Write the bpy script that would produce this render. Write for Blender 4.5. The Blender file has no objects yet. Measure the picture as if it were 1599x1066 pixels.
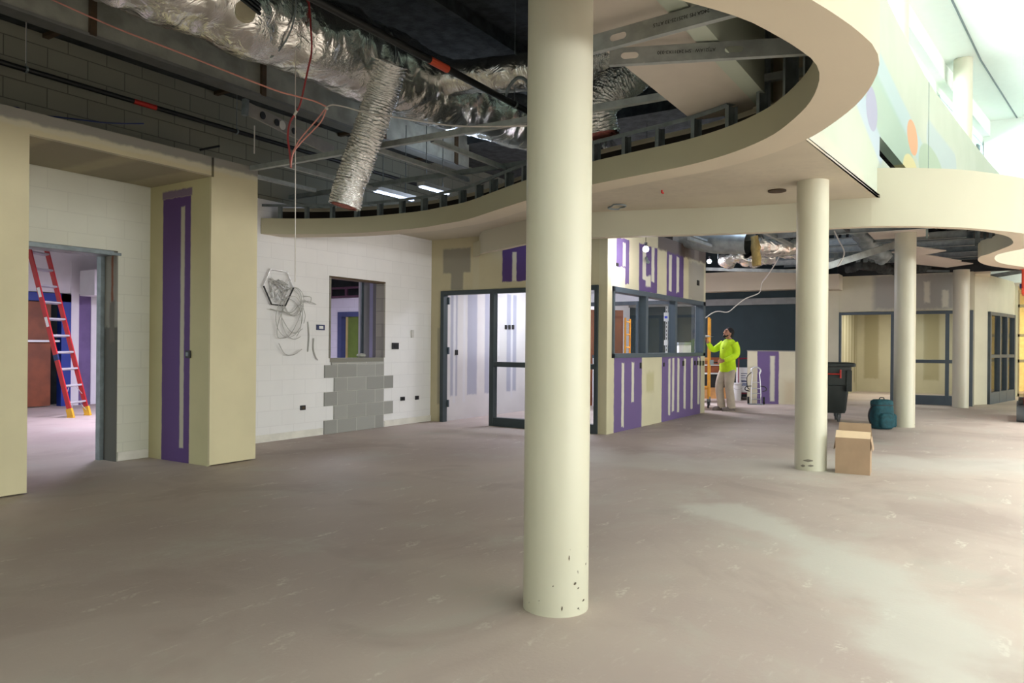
import bpy, bmesh, math, random
from mathutils import Vector, Matrix, noise
random.seed(7)
sc = bpy.context.scene
col = sc.collection
# ------------------------------------------------------------------ camera
HEAD = math.radians(32.3); ROLL = .0085; EYE = 1.3
cd = bpy.data.cameras.new('camera'); cam = bpy.data.objects.new('camera', cd); col.objects.link(cam)
cd.sensor_width = 36; cd.lens = 36*1155/1599; cd.shift_y = 7/1599
cam.matrix_world = Matrix.Translation((0, 0, EYE)) @ Matrix.Rotation(HEAD-math.pi/2, 4, 'Z') @ Matrix.Rotation(math.pi/2, 4, 'X') @ Matrix.Rotation(ROLL, 4, 'Z')
cd.clip_start = .05; cd.clip_end = 200
sc.camera = cam
# ------------------------------------------------------------------ world, daylight, exposure
sc.view_settings.view_transform = 'Standard'; sc.view_settings.look = 'None'
sc.view_settings.gamma = 1; sc.view_settings.use_curve_mapping = False
sc.view_settings.exposure = 0.0
w = bpy.data.worlds.new('daylight'); sc.world = w; w.use_nodes = True
bg = w.node_tree.nodes['Background']; bg.inputs[0].default_value = (.84, .93, 1, 1); bg.inputs[1].default_value = 2.2
sc.cycles.use_denoising = True
sc.cycles.max_bounces = 8; sc.cycles.diffuse_bounces = 5; sc.cycles.glossy_bounces = 3; sc.cycles.transparent_max_bounces = 12
sc.cycles.sample_clamp_indirect = 6; sc.cycles.caustics_reflective = False; sc.cycles.caustics_refractive = False
def area(name, loc, size, power, colr, look=(0, 0, -1), sy=None):
    l = bpy.data.lights.new(name, 'AREA'); l.energy = power; l.color = colr; l.size = size
    if sy: l.shape = 'RECTANGLE'; l.size_y = sy
    o = bpy.data.objects.new(name, l); col.objects.link(o); o.location = loc
    o.rotation_euler = Vector(look).to_track_quat('-Z', 'Y').to_euler(); return o
def point(name, loc, power, colr, r=.05):
    l = bpy.data.lights.new(name, 'POINT'); l.energy = power; l.color = colr; l.shadow_soft_size = r
    o = bpy.data.objects.new(name, l); col.objects.link(o); o.location = loc; return o
# daylight through the atrium glazing to the right of and behind the camera
area('atrium_daylight', (5, -28, 1.9), 34, 5300, (.98, .985, 1), (0, 1, 0), 3.2)
area('entrance_daylight', (-7.5, -3, 2.2), 7, 60, (1, .9, .76), (1, .25, -.12), 4)
area('overhead_fill', (10, -5.6, 7.75), 20, 1750, (.99, .985, .98), (0, .03, -1), 6).data.spread = 1.25  # fill panel added below the closed ceiling to brighten the floor
area('clerestory_sky', (16, 3.9, 6.3), 20, 4600, (.86, 1, .98), (0, -1, .22), 2.2)
# ceiling lamps of the rooms beyond, and two added fills in the ceiling voids
area('lamp_ladder_room', (7.5, 11.5, 2.75), 1.2, 240, (.84, .76, 1), (0, 0, -1))
area('lamp_block_room', (11, 10.5, 2.9), 1.2, 170, (.84, .84, 1), (0, 0, -1))
area('lamp_glazed_room', (12.2, 6.3, 2.95), 1.0, 110, (.86, .86, 1), (0, 0, -1))
area('lamp_hall', (16.5, 6.8, 2.9), 1.0, 200, (.88, .86, 1), (0, 0, -1))
area('lamp_far_room', (22.5, 1.6, 2.6), 1.2, 85, (1, .96, .84), (0, 0, -1))
point('void_fill', (13.2, 3.6, 3.95), 38, (.62, .76, 1), .3)  # added bluish fill for the second opening's void, no fixture there
point('plenum_fill', (8.7, 6.4, 3.75), 26, (.66, .78, 1), .25)  # unseen fill added above the gypsum ceiling to brighten the plenum
area('lamp_far_end', (26.5, -2.0, 2.8), 2.0, 120, (1, .86, .55), (.2, -.4, -1))
# ------------------------------------------------------------------ photo geometry helpers (rays from the standpoint onto real planes)
S_, C_ = math.sin(HEAD), math.cos(HEAD)
def ray(x, y):
    dx = x-800; dy = y-540
    a = (dx*math.cos(ROLL)+dy*math.sin(ROLL))/1155; b = (-dx*math.sin(ROLL)+dy*math.cos(ROLL))/1155
    return Vector((S_*a+C_, -C_*a+S_, -b))
def onz(x, y, z): d = ray(x, y); t = (z-EYE)/d.z; return Vector((d.x*t, d.y*t, z))
def ony(x, y, Y): d = ray(x, y); t = Y/d.y; return Vector((d.x*t, Y, EYE+d.z*t))
def onx(x, y, X): d = ray(x, y); t = X/d.x; return Vector((X, d.y*t, EYE+d.z*t))
def ond(x, y, t): d = ray(x, y); return Vector((d.x*t, d.y*t, EYE+d.z*t))
# ------------------------------------------------------------------ materials
def srgb(r, g, b): return tuple(((c/255)/12.92 if c/255 <= .04045 else ((c/255+.055)/1.055)**2.4) for c in (r, g, b))
class NT:
    def __init__(s, name):
        s.m = bpy.data.materials.new(name); s.m.use_nodes = True; s.t = s.m.node_tree; s.b = s.t.nodes['Principled BSDF']; s.out = s.t.nodes['Material Output']
    def n(s, typ, **k):
        nd = s.t.nodes.new('ShaderNode'+typ)
        for a, v in k.items(): setattr(nd, a, v)
        return nd
    def l(s, a, b): s.t.links.new(a, b)
    def setv(s, sock, v):
        if hasattr(v, 'is_linked') or hasattr(v, 'node'): s.l(v, sock)
        else: sock.default_value = v
    def math(s, op, a, b=None, clamp=False):
        nd = s.n('Math', operation=op); nd.use_clamp = clamp; s.setv(nd.inputs[0], a)
        if b is not None: s.setv(nd.inputs[1], b)
        return nd.outputs[0]
    def mix(s, f, a, b):
        nd = s.n('Mix', data_type='RGBA'); s.setv(nd.inputs[0], f)
        s.setv(nd.inputs[6], a if hasattr(a, 'node') else (*a[:3], 1)); s.setv(nd.inputs[7], b if hasattr(b, 'node') else (*b[:3], 1)); return nd.outputs[2]
    def rng(s, v, a, b, c=0, d=1, smooth=True):
        nd = s.n('MapRange', interpolation_type='SMOOTHSTEP' if smooth else 'LINEAR'); s.setv(nd.inputs[0], v)
        for i, q in enumerate((a, b, c, d)): nd.inputs[i+1].default_value = q
        return nd.outputs[0]
    def noise(s, scale, detail=4, vec=None, rough=.55, dist=0):
        nd = s.n('TexNoise'); nd.inputs['Scale'].default_value = scale; nd.inputs['Detail'].default_value = detail; nd.inputs['Roughness'].default_value = rough; nd.inputs['Distortion'].default_value = dist
        s.l(vec if vec is not None else s.pos(), nd.inputs['Vector']); return nd.outputs['Fac']
    def pos(s):
        if not hasattr(s, '_p'): s._p = s.n('TexCoord').outputs['Object']
        return s._p
    def xyz(s):
        if not hasattr(s, '_x'): s._x = s.n('SeparateXYZ'); s.l(s.pos(), s._x.inputs[0])
        return s._x.outputs
    def bump(s, h, st, dist=.01):
        nd = s.n('Bump'); nd.inputs['Strength'].default_value = st; nd.inputs['Distance'].default_value = dist; s.l(h, nd.inputs['Height']); s.l(nd.outputs[0], s.b.inputs['Normal']); return nd
    def col(s, v): s.setv(s.b.inputs['Base Color'], v if hasattr(v, 'node') else (*v[:3], 1))
def mat(name, c, rough=.6, metal=0, var=.08, scale=6, bump=0, bscale=40, emit=None, spec=.5):
    t = NT(name); t.b.inputs['Roughness'].default_value = rough; t.b.inputs['Metallic'].default_value = metal
    t.b.inputs['Specular IOR Level'].default_value = spec
    n = t.noise(scale, 3); lo = [x*(1-var) for x in c]; hi = [min(1, x*(1+var)) for x in c]
    t.col(t.mix(t.rng(n, .3, .7), lo, hi))
    if bump: t.bump(t.noise(bscale, 3), bump)
    if emit: t.b.inputs['Emission Color'].default_value = (*emit[:3], 1); t.b.inputs['Emission Strength'].default_value = emit[3]
    return t.m
CREAM = srgb(204, 198, 164); MUD = srgb(206, 203, 186); PURP = srgb(108, 90, 135); GREYB = srgb(150, 148, 140)
def patchmat(name, base, patches, axis='X', ragged=.02, rscale=7, rough=.75, var=.05, spec=.3):
    """drywall: base coat with ragged rectangular patches (u0,u1,z0,z1,colour[,soft])"""
    t = NT(name); t.b.inputs['Roughness'].default_value = rough; t.b.inputs['Specular IOR Level'].default_value = spec
    x = t.xyz(); U = x[0] if axis == 'X' else x[1]; Z = x[2]
    n1 = t.noise(rscale, 4); n2 = t.noise(rscale*1.7, 4)
    U = t.math('ADD', U, t.math('MULTIPLY', t.math('SUBTRACT', n1, .5), ragged*2)); Z = t.math('ADD', Z, t.math('MULTIPLY', t.math('SUBTRACT', n2, .5), ragged*5))
    big = t.rng(t.noise(1.3, 4), .3, .7)
    c = t.mix(big, [q*(1-var) for q in base], [min(1, q*(1+var)) for q in base])
    for p in patches:
        u0, u1, z0, z1, pc = p[:5]; e = p[5] if len(p) > 5 else .01
        du = t.math('SUBTRACT', t.math('ABSOLUTE', t.math('SUBTRACT', U, (u0+u1)/2)), abs(u1-u0)/2)
        dz = t.math('SUBTRACT', t.math('ABSOLUTE', t.math('SUBTRACT', Z, (z0+z1)/2)), abs(z1-z0)/2)
        c = t.mix(t.rng(t.math('MAXIMUM', du, dz), -e, e, 1, 0), c, pc)
    t.col(c); t.bump(t.noise(60, 2), .05); return t.m
def cmumat(name, base, joint, axis='X', depth=.35, var=.05, rough=.8, extra=None, bw=.4):
    t = NT(name); t.b.inputs['Roughness'].default_value = rough; t.b.inputs['Specular IOR Level'].default_value = .25
    x = t.xyz(); cmb = t.n('CombineXYZ'); t.l(x[0] if axis == 'X' else x[1], cmb.inputs[0]); t.l(x[2], cmb.inputs[1])
    br = t.n('TexBrick'); br.offset = .5; br.inputs['Scale'].default_value = 1; br.inputs['Brick Width'].default_value = bw; br.inputs['Row Height'].default_value = .2035
    br.inputs['Mortar Size'].default_value = .006; br.inputs['Mortar Smooth'].default_value = .4; br.inputs['Bias'].default_value = 0
    t.l(cmb.outputs[0], br.inputs['Vector'])
    br.inputs['Color1'].default_value = (*[q*(1-var) for q in base], 1); br.inputs['Color2'].default_value = (*[min(1, q*(1+var)) for q in base], 1); br.inputs['Mortar'].default_value = (*joint, 1)
    c = br.outputs['Color']
    c = t.mix(t.rng(t.noise(2.2, 5), .35, .75, 0, .22), c, [q*.82 for q in base])
    if extra: c = extra(t, c)
    t.col(c)
    h = t.math('SUBTRACT', t.math('MULTIPLY', t.noise(90, 3), .12), br.outputs['Fac'])
    t.bump(h, depth, .01); return t.m
def foil(name, scale, tint=(.80, .79, .76), rough=.24, warp=1, st=1.0):
    t = NT(name); t.b.inputs['Metallic'].default_value = 1; t.b.inputs['Base Color'].default_value = (*tint, 1); t.b.inputs['Roughness'].default_value = rough
    v = t.n('TexVoronoi', feature='F1'); v.inputs['Scale'].default_value = scale; t.l(t.pos(), v.inputs['Vector'])
    a = t.math('ABSOLUTE', t.math('SUBTRACT', t.noise(scale*.8, 5, dist=warp), .5))
    h = t.math('ADD', t.math('MULTIPLY', v.outputs['Distance'], .5), t.math('MULTIPLY', a, 2.2))
    t.bump(h, st, .03); return t.m
M = {}
M['cream'] = mat('cream_paint', CREAM, .55, var=.03, scale=1.5, bump=.04, bscale=120)
M['column'] = None
M['fascia'] = mat('taupe_paint', srgb(190, 186, 158), .6, var=.03, scale=1.2)
M['soffit'] = mat('soffit_paint', srgb(206, 196, 174), .7, var=.03, scale=1)
M['ceiling'] = patchmat('ceiling_gypsum', srgb(196, 188, 168), [(7.6, 8.5, 2.0, 3.0, srgb(170, 162, 150), .15)], 'X', .05)
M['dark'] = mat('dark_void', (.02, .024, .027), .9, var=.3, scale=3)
M['frame'] = mat('slate_steel_frame', srgb(74, 86, 96), .45, var=.05)
M['framed'] = mat('dark_steel_frame', srgb(52, 64, 68), .45, var=.05)
M['galv'] = mat('galvanised_steel', srgb(158, 164, 162), .45, .3, .15, 9)
M['galvd'] = mat('dull_galvanised_steel', srgb(120, 130, 132), .5, .25, .18, 9)
M['concrete'] = mat('dusty_concrete', srgb(156, 158, 146), .9, var=.25, scale=3, bump=.3, bscale=14)
M['deck'] = mat('sprayed_deck', srgb(52, 56, 56), .95, var=.45, scale=7, bump=.8, bscale=26)
M['brown'] = mat('rust_brown_steel', srgb(78, 62, 42), .8, var=.25)
M['blackpipe'] = mat('black_pipe', srgb(26, 27, 26), .5, .3)
M['orange'] = mat('orange_label', srgb(196, 78, 50), .5)
M['redlabel'] = mat('red_label', srgb(190, 44, 34), .5)
M['white'] = mat('white_plastic', srgb(225, 225, 222), .4, var=.02)
M['black'] = mat('black_plastic', srgb(20, 20, 22), .5)
M['blue'] = mat('navy_plastic', srgb(30, 44, 92), .4)
M['wirew'] = mat('white_wire', srgb(205, 200, 192), .5)
M['wirer'] = mat('red_wire', srgb(150, 52, 52), .5)
M['wirep'] = mat('pink_wire', srgb(218, 150, 138), .5)
M['wireg'] = mat('grey_wire', srgb(168, 168, 162), .5)
M['purple'] = mat('purple_board', PURP, .7)
M['foil'] = foil('wrinkled_foil', 4.2, rough=.24, st=.7)
M['foilflex'] = foil('crinkled_flex_foil', 26, (.82, .82, .80), .17, 2, .45)
M['pink'] = mat('pink_insulation', srgb(176, 108, 100), .95, var=.3, scale=30, bump=.8)
M['yellowwool'] = mat('yellow_insulation', srgb(190, 166, 104), .95, var=.15, scale=12, bump=.8)
M['wood'] = mat('red_brown_wood', srgb(124, 66, 36), .5, var=.2, scale=3)
M['woodl'] = mat('pale_timber', srgb(186, 138, 84), .6, var=.15)
M['scaf'] = mat('yellow_scaffold_paint', srgb(226, 158, 34), .45, var=.1)
M['card'] = mat('cardboard', srgb(176, 150, 124), .85, var=.05)
M['cardin'] = mat('cardboard_inside', srgb(226, 200, 168), .85, var=.04)
M['teal'] = mat('teal_fabric', srgb(22, 74, 84), .8, var=.25, scale=20, bump=.3)
M['bin'] = mat('black_green_plastic', srgb(26, 34, 33), .5, var=.15)
M['rubber'] = mat('grey_rubber', srgb(96, 100, 104), .8)
M['ladder'] = mat('red_fibreglass', srgb(178, 30, 36), .4, var=.08)
M['alu'] = mat('aluminium', srgb(210, 210, 212), .35, .6, .05)
M['yellow'] = mat('yellow_plastic', srgb(218, 168, 40), .5)
M['doorblue'] = mat('royal_blue_frame', srgb(26, 52, 140), .45)
M['green'] = mat('olive_green_door', srgb(92, 112, 44), .6)
M['bwall'] = mat('white_lilac_wall', srgb(226, 224, 228), .8, var=.02)
M['tealwall'] = mat('dark_teal_wall', srgb(30, 46, 50), .8, var=.12, scale=1.5)
M['hiviz'] = mat('lime_cloth', srgb(206, 244, 30), .8, var=.06, scale=14, bump=.3, bscale=30)
M['trouser'] = mat('khaki_cloth', srgb(196, 184, 166), .85, var=.08, scale=10, bump=.4, bscale=26)
M['skin'] = mat('skin', srgb(172, 122, 98), .5, var=.05, scale=20)
M['hair'] = mat('black_hair', srgb(16, 14, 16), .8, var=.2, scale=60, bump=.6, bscale=160)
M['shoe'] = mat('grey_shoe', srgb(120, 110, 104), .7, var=.15)
M['lift'] = mat('orange_red_enamel', srgb(214, 70, 44), .4)
def glassmat():
    t = NT('clear_glass'); t.t.nodes.remove(t.b)
    tr = t.n('BsdfTransparent'); tr.inputs[0].default_value = (.96, .98, .98, 1); gl = t.n('BsdfGlossy'); gl.inputs['Roughness'].default_value = .03
    fr = t.n('LayerWeight'); fr.inputs[0].default_value = .5; mx = t.n('MixShader')
    t.l(t.math('ADD', t.math('MULTIPLY', t.math('POWER', fr.outputs['Facing'], 4), .35), .02), mx.inputs[0]); t.l(tr.outputs[0], mx.inputs[1]); t.l(gl.outputs[0], mx.inputs[2]); t.l(mx.outputs[0], t.out.inputs[0]); return t.m
M['glass'] = glassmat()
# ------------------------------------------------------------------ mesh builder
class MB:
    def __init__(s): s.v = []; s.f = []
    def add(s, vs, fs): o = len(s.v); s.v += [tuple(v) for v in vs]; s.f += [tuple(i+o for i in f) for f in fs]; return s
    def box(s, x0, x1, y0, y1, z0, z1):
        x0, x1 = min(x0, x1), max(x0, x1); y0, y1 = min(y0, y1), max(y0, y1); z0, z1 = min(z0, z1), max(z0, z1)
        return s.add([(x0, y0, z0), (x1, y0, z0), (x1, y1, z0), (x0, y1, z0), (x0, y0, z1), (x1, y0, z1), (x1, y1, z1), (x0, y1, z1)],
                     [(0, 3, 2, 1), (4, 5, 6, 7), (0, 1, 5, 4), (1, 2, 6, 5), (2, 3, 7, 6), (3, 0, 4, 7)])
    def bar(s, a, b, wd, ht, up=(0, 0, 1)):
        a = Vector(a); b = Vector(b); d = (b-a).normalized(); up = Vector(up); sd = d.cross(up)
        if sd.length < 1e-4: sd = d.cross(Vector((1, 0, 0)))
        sd.normalize(); u = sd.cross(d); vs = []
        for p in (a, b):
            for i, j in ((-1, -1), (1, -1), (1, 1), (-1, 1)): vs.append(p+sd*i*wd/2+u*j*ht/2)
        return s.add(vs, [(0, 1, 2, 3), (7, 6, 5, 4), (0, 4, 5, 1), (1, 5, 6, 2), (2, 6, 7, 3), (3, 7, 4, 0)])
    def prism(s, poly, z0, z1):
        n = len(poly); vs = [(p[0], p[1], z0) for p in poly]+[(p[0], p[1], z1) for p in poly]
        fs = [tuple(range(n))[::-1], tuple(range(n, 2*n))]+[(i, (i+1) % n, n+(i+1) % n, n+i) for i in range(n)]
        return s.add(vs, fs)
    def strip(s, A, B):  # ruled surface between two point rows
        n = len(A); return s.add(list(A)+list(B), [(i, i+1, n+i+1, n+i) for i in range(n-1)])
    def tube(s, pts, r, n=8, cap=True, rfun=None):
        pts = [Vector(p) for p in pts]; rings = []; prev = None
        for i, p in enumerate(pts):
            t = (pts[min(i+1, len(pts)-1)]-pts[max(i-1, 0)]).normalized()
            if prev is None:
                u = t.cross(Vector((0, 0, 1)));  u = u if u.length > 1e-3 else t.cross(Vector((1, 0, 0)))
            else: u = prev-t*prev.dot(t)
            u.normalize(); prev = u; v = t.cross(u); rr = r[i] if isinstance(r, (list, tuple)) else r
            rx, ry = rr if isinstance(rr, (list, tuple)) else (rr, rr)
            ring = []
            for k in range(n):
                a = 2*math.pi*k/n; q = p+u*math.cos(a)*rx+v*math.sin(a)*ry
                if rfun: q = q+(q-p).normalized()*rfun(i, k, q)
                ring.append(q)
            rings.append(ring)
        vs = [q for R in rings for q in R]; m = len(rings)
        fs = [(i*n+k, i*n+(k+1) % n, (i+1)*n+(k+1) % n, (i+1)*n+k) for i in range(m-1) for k in range(n)]
        if cap: fs += [tuple(range(n))[::-1], tuple((m-1)*n+k for k in range(n))]
        return s.add(vs, fs)
    def ball(s, c, r, nu=12, nv=8):
        c = Vector(c); rx, ry, rz = r if isinstance(r, (list, tuple)) else (r, r, r); vs = [c+Vector((0, 0, -rz))]
        for j in range(1, nv):
            a = -math.pi/2+math.pi*j/nv
            for i in range(nu): b = 2*math.pi*i/nu; vs.append(c+Vector((rx*math.cos(a)*math.cos(b), ry*math.cos(a)*math.sin(b), rz*math.sin(a))))
        vs.append(c+Vector((0, 0, rz))); fs = [(0, 1+(i+1) % nu, 1+i) for i in range(nu)]
        for j in range(nv-2):
            for i in range(nu): a = 1+j*nu+i; b = 1+j*nu+(i+1) % nu; fs.append((a, b, b+nu, a+nu))
        L = len(vs)-1; o = 1+(nv-2)*nu; fs += [(o+i, o+(i+1) % nu, L) for i in range(nu)]
        return s.add(vs, fs)
    def cyl(s, c, r, z0, z1, n=24, r2=None): return s.tube([(c[0], c[1], z0), (c[0], c[1], z1)], [r, r2 or r], n)
    def build(s, name, m, parent=None, smooth=False, bevel=0, recalc=True):
        me = bpy.data.meshes.new(name); me.from_pydata(s.v, [], s.f); me.update()
        if recalc:
            b = bmesh.new(); b.from_mesh(me); bmesh.ops.recalc_face_normals(b, faces=b.faces); b.to_mesh(me); b.free()
        o = bpy.data.objects.new(name, me); col.objects.link(o); me.materials.append(m if not isinstance(m, str) else M[m])
        if smooth:
            me.shade_smooth()
            md = o.modifiers.new('es', 'EDGE_SPLIT'); md.split_angle = math.radians(50)
        if bevel:
            md = o.modifiers.new('bv', 'BEVEL'); md.width = bevel; md.segments = 2; md.limit_method = 'ANGLE'
        if parent is not None:
            o.parent = parent; o.matrix_parent_inverse = parent.matrix_world.inverted() if parent.type != 'EMPTY' else Matrix.Translation(-Vector(parent.location)) if tuple(parent.rotation_euler) == (0, 0, 0) else (Matrix.Translation(parent.location) @ parent.rotation_euler.to_matrix().to_4x4()).inverted()
        return o
def tag(o, label=None, cat=None, group=None, kind=None):
    if label: o['label'] = label
    if cat: o['category'] = cat
    if group: o['group'] = group
    if kind: o['kind'] = kind
    return o
def empty(name, loc=(0, 0, 0), label=None, cat=None, group=None, kind=None):
    o = bpy.data.objects.new(name, None); col.objects.link(o); o.location = loc; o.empty_display_size = .1
    return tag(o, label, cat, group, kind)
def S(o): o['kind'] = 'structure'; return o
def crom(pts, n=6, closed=False):
    P = [Vector(p) for p in pts]; out = []; N = len(P)
    for i in range(N-1):
        p0 = P[max(i-1, 0)]; p1 = P[i]; p2 = P[i+1]; p3 = P[min(i+2, N-1)]
        for k in range(n):
            t = k/n; out.append(.5*((2*p1)+(-p0+p2)*t+(2*p0-5*p1+4*p2-p3)*t*t+(-p0+3*p1-3*p2+p3)*t**3))
    out.append(P[-1]); return out
def resamp(pts, n):
    P = [Vector(p) for p in pts]; L = [0]
    for i in range(1, len(P)): L.append(L[-1]+(P[i]-P[i-1]).length)
    out = []; j = 0
    for k in range(n):
        d = L[-1]*k/(n-1)
        while j < len(P)-2 and L[j+1] < d: j += 1
        t = (d-L[j])/max(1e-9, L[j+1]-L[j]); out.append(P[j].lerp(P[j+1], min(1, t)))
    return out
def rows(path, z): return [(p[0], p[1], z) for p in path]
# ================================================================== SETTING
# floor
t = NT('dusty_concrete_floor'); t.b.inputs['Roughness'].default_value = .62; t.b.inputs['Specular IOR Level'].default_value = .35
c = t.mix(t.rng(t.noise(.35, 4, dist=.6), .3, .7), srgb(176, 161, 154), srgb(197, 183, 173))
c = t.mix(t.rng(t.noise(1.1, 6, rough=.65, dist=.5), .5, .72, 0, .75), c, srgb(188, 182, 172))
mp = t.n('Mapping'); mp.inputs['Rotation'].default_value = (0, 0, .45); mp.inputs['Scale'].default_value = (1, 3.2, 1); t.l(t.pos(), mp.inputs[0])
sp = t.math('MULTIPLY', t.rng(t.noise(2.3, 3, mp.outputs[0]), .62, .70), t.rng(t.noise(34, 3), .42, .58)); c = t.mix(t.math('MULTIPLY', sp, .7), c, srgb(216, 210, 198))
c = t.mix(t.rng(t.noise(5.5, 5, mp.outputs[0], .7), .56, .72, 0, .32), c, srgb(208, 202, 192)); c = t.mix(t.rng(t.noise(.8, 4, dist=1), .52, .66, 0, .3), c, srgb(150, 132, 124))
x = t.xyz()   # the swept trail of pale dust that crosses the floor
def trail(pts, wd, wob):
    best = None
    for a, b in zip(pts, pts[1:]):
        ab = (b[0]-a[0], b[1]-a[1]); L2 = ab[0]**2+ab[1]**2
        px = t.math('SUBTRACT', x[0], a[0]); py = t.math('SUBTRACT', x[1], a[1])
        h = t.math('DIVIDE', t.math('ADD', t.math('MULTIPLY', px, ab[0]), t.math('MULTIPLY', py, ab[1])), L2, clamp=True)
        ex = t.math('SUBTRACT', px, t.math('MULTIPLY', h, ab[0])); ey = t.math('SUBTRACT', py, t.math('MULTIPLY', h, ab[1]))
        d = t.math('SQRT', t.math('ADD', t.math('MULTIPLY', ex, ex), t.math('MULTIPLY', ey, ey)))
        best = d if best is None else t.math('MINIMUM', best, d)
    d = t.math('ADD', best, t.math('MULTIPLY', t.math('SUBTRACT', t.noise(1.6, 5), .5), wob)); return t.rng(d, wd*.2, wd, 1, 0)
P0 = [onz(*p, 0) for p in ((1130, 800), (1230, 830), (1330, 880), (1420, 960), (1500, 1080))]
c = t.mix(t.math('MULTIPLY', trail([(p.x, p.y) for p in P0],   .42, 1.0), .7), c, srgb(203, 201, 192))
P1 = [onz(*p, 0) for p in ((940, 712), (1130, 730), (1390, 722), (1599, 730))]
c = t.mix(t.math('MULTIPLY', trail([(p.x, p.y) for p in P1], .9, 1.6), .55), c, srgb(204, 200, 192))
t.col(c); t.bump(t.math('ADD', t.noise(40, 4), t.math('MULTIPLY', t.noise(3, 4), 2)), .12); M['floor'] = t.m
S(MB().box(-10, 32, -30, 17, -.2, 0).build('floor', 'floor'))
# --- wall_left : drywall box round the alcove
LC = srgb(206, 197, 162)
pl = [(-9, 5.6, 3.16, 3.4, srgb(150, 148, 140), .012), (-9, 5.6, 3.125, 3.175, srgb(205, 200, 176), .02)]
M['lw'] = patchmat('cream_drywall_front', LC, pl, 'X', .012, 5)
M['lsof'] = patchmat('mudded_soffit_board', srgb(168, 160, 134), [(3.3, 3.9, 3, 3.2, srgb(150, 144, 124), .05), (4.1, 4.6, 3, 3.2, srgb(150, 144, 124), .05)], 'X', .04)
f = MB(); f.box(-4, 3.13, 6.87, 7.97, .012, 3.27); f.box(3.13, 4.9, 6.87, 7.97, 3.075, 3.27); S(f.build('wall_left', 'lw'))
f = MB(); f.box(3.13, 4.9, 6.875, 7.96, 3.06, 3.075); S(f.build('ceiling_alcove', 'lsof'))
pp = [(7.22, 7.725, -.3, 2.9, srgb(94, 70, 124), .008), (7.2, 7.74, 2.9, 2.985, srgb(128, 112, 134), .012), (7.325, 7.395, .16, 2.79, srgb(188, 184, 166), .012)]
M['lrev'] = patchmat('purple_board_reveal', srgb(196, 190, 150), pp, 'Y', .008, 9)
S(MB().box(4.9, 4.93, 6.9, 7.97, 0, 3.06).build('wall_alcove_reveal', 'lrev'))
M['lw2'] = patchmat('cream_drywall_pillar', LC, pl, 'X', .012, 5)
f = MB(); f.box(4.93, 5.49, 6.87, 7.96, .012, 3.27); f.box(4.9, 4.93, 6.87, 6.9, .012, 3.06); S(f.build('wall_pillar', 'lw2'))
# --- painted block walls
WB = srgb(224, 223, 221)
M['cmuw'] = cmumat('white_painted_block', WB, [q*.92 for q in WB], 'X', .12, .012)
M['cmua'] = cmumat('alcove_painted_block', srgb(206, 206, 190), [q*.92 for q in srgb(206, 206, 190)], 'X', .12, .015)
M['cmug'] = cmumat('bare_grey_block', srgb(150, 150, 144), srgb(188, 186, 178), 'X', .5, .12)
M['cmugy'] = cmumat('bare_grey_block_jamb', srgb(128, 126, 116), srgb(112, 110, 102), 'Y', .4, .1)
M['cmud'] = cmumat('dirty_upper_block', srgb(132, 132, 118), srgb(94, 94, 84), 'X', .6, .06)
f = MB(); f.box(4.53, 5.0, 7.97, 8.2, 0, 3.1); f.box(3.0, 4.53, 7.97, 8.2, 2.3, 3.1); f.box(0, 3.1, 7.97, 8.2, 0, 3.1); S(f.build('wall_alcove_back', 'cmua'))
# main block wall with the pass-through opening
wy0, wy1 = 7.97, 8.13; ox0, ox1, oz0, oz1 = 7.66, 8.81, 1.10, 2.27
f = MB(); f.box(5.0, ox0, wy0, wy1, 0, 3.2); f.box(ox1, 10.12, wy0, wy1, 0, 3.2); f.box(ox0, ox1, wy0, wy1, 0, oz0-.06); f.box(ox0, ox1, wy0, wy1, oz1+.02, 3.2); S(f.build('wall_block', 'cmuw'))
# raw reveal of the opening
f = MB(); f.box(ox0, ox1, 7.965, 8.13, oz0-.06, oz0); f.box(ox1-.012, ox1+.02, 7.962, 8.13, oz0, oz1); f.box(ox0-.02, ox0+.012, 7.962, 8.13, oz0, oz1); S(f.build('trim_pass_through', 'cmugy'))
S(MB().box(ox0-.02, ox1+.02, 7.96, 8.13, oz1, oz1+.025).build('trim_pass_through_lintel', 'brown'))
# bare block infill under the opening, toothed at its edges
f = MB(); zz = [0, .2035, .407, .61, .814, 1.0]
sp = [(7.55, 8.8), (7.74, 9.02), (7.55, 8.8), (7.74, 9.02), (7.55, 8.8)]
for i, (a, b) in enumerate(sp): f.box(a, b, 7.952, 7.972, zz[i]+.003, zz[i+1])
f.box(7.68, 8.8, 7.95, 7.972, 1.003, 1.04)
S(f.build('wall_infill', 'cmug'))
bsm = mat('painted_base', srgb(214, 211, 200), .7)
for nm, xa, xb, yy in (('baseboard_alcove', 4.54, 4.89, 7.97), ('baseboard_block', 5.5, 7.53, 7.97), ('baseboard_block_2', 8.83, 10.0, 7.97)):
    f = MB(); f.box(xa, xb, yy-.012, yy+.001, .006, .05).box(xa, xb, yy-.009, yy+.001, .05, .058).box(xa, xb, yy-.014, yy+.001, .058, .10); S(f.build(nm, bsm))
# upper block wall, deck and beam
S(MB().box(-4, 13, 7.99, 8.2, 3.2, 5.0).build('wall_upper', 'cmud'))

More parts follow.
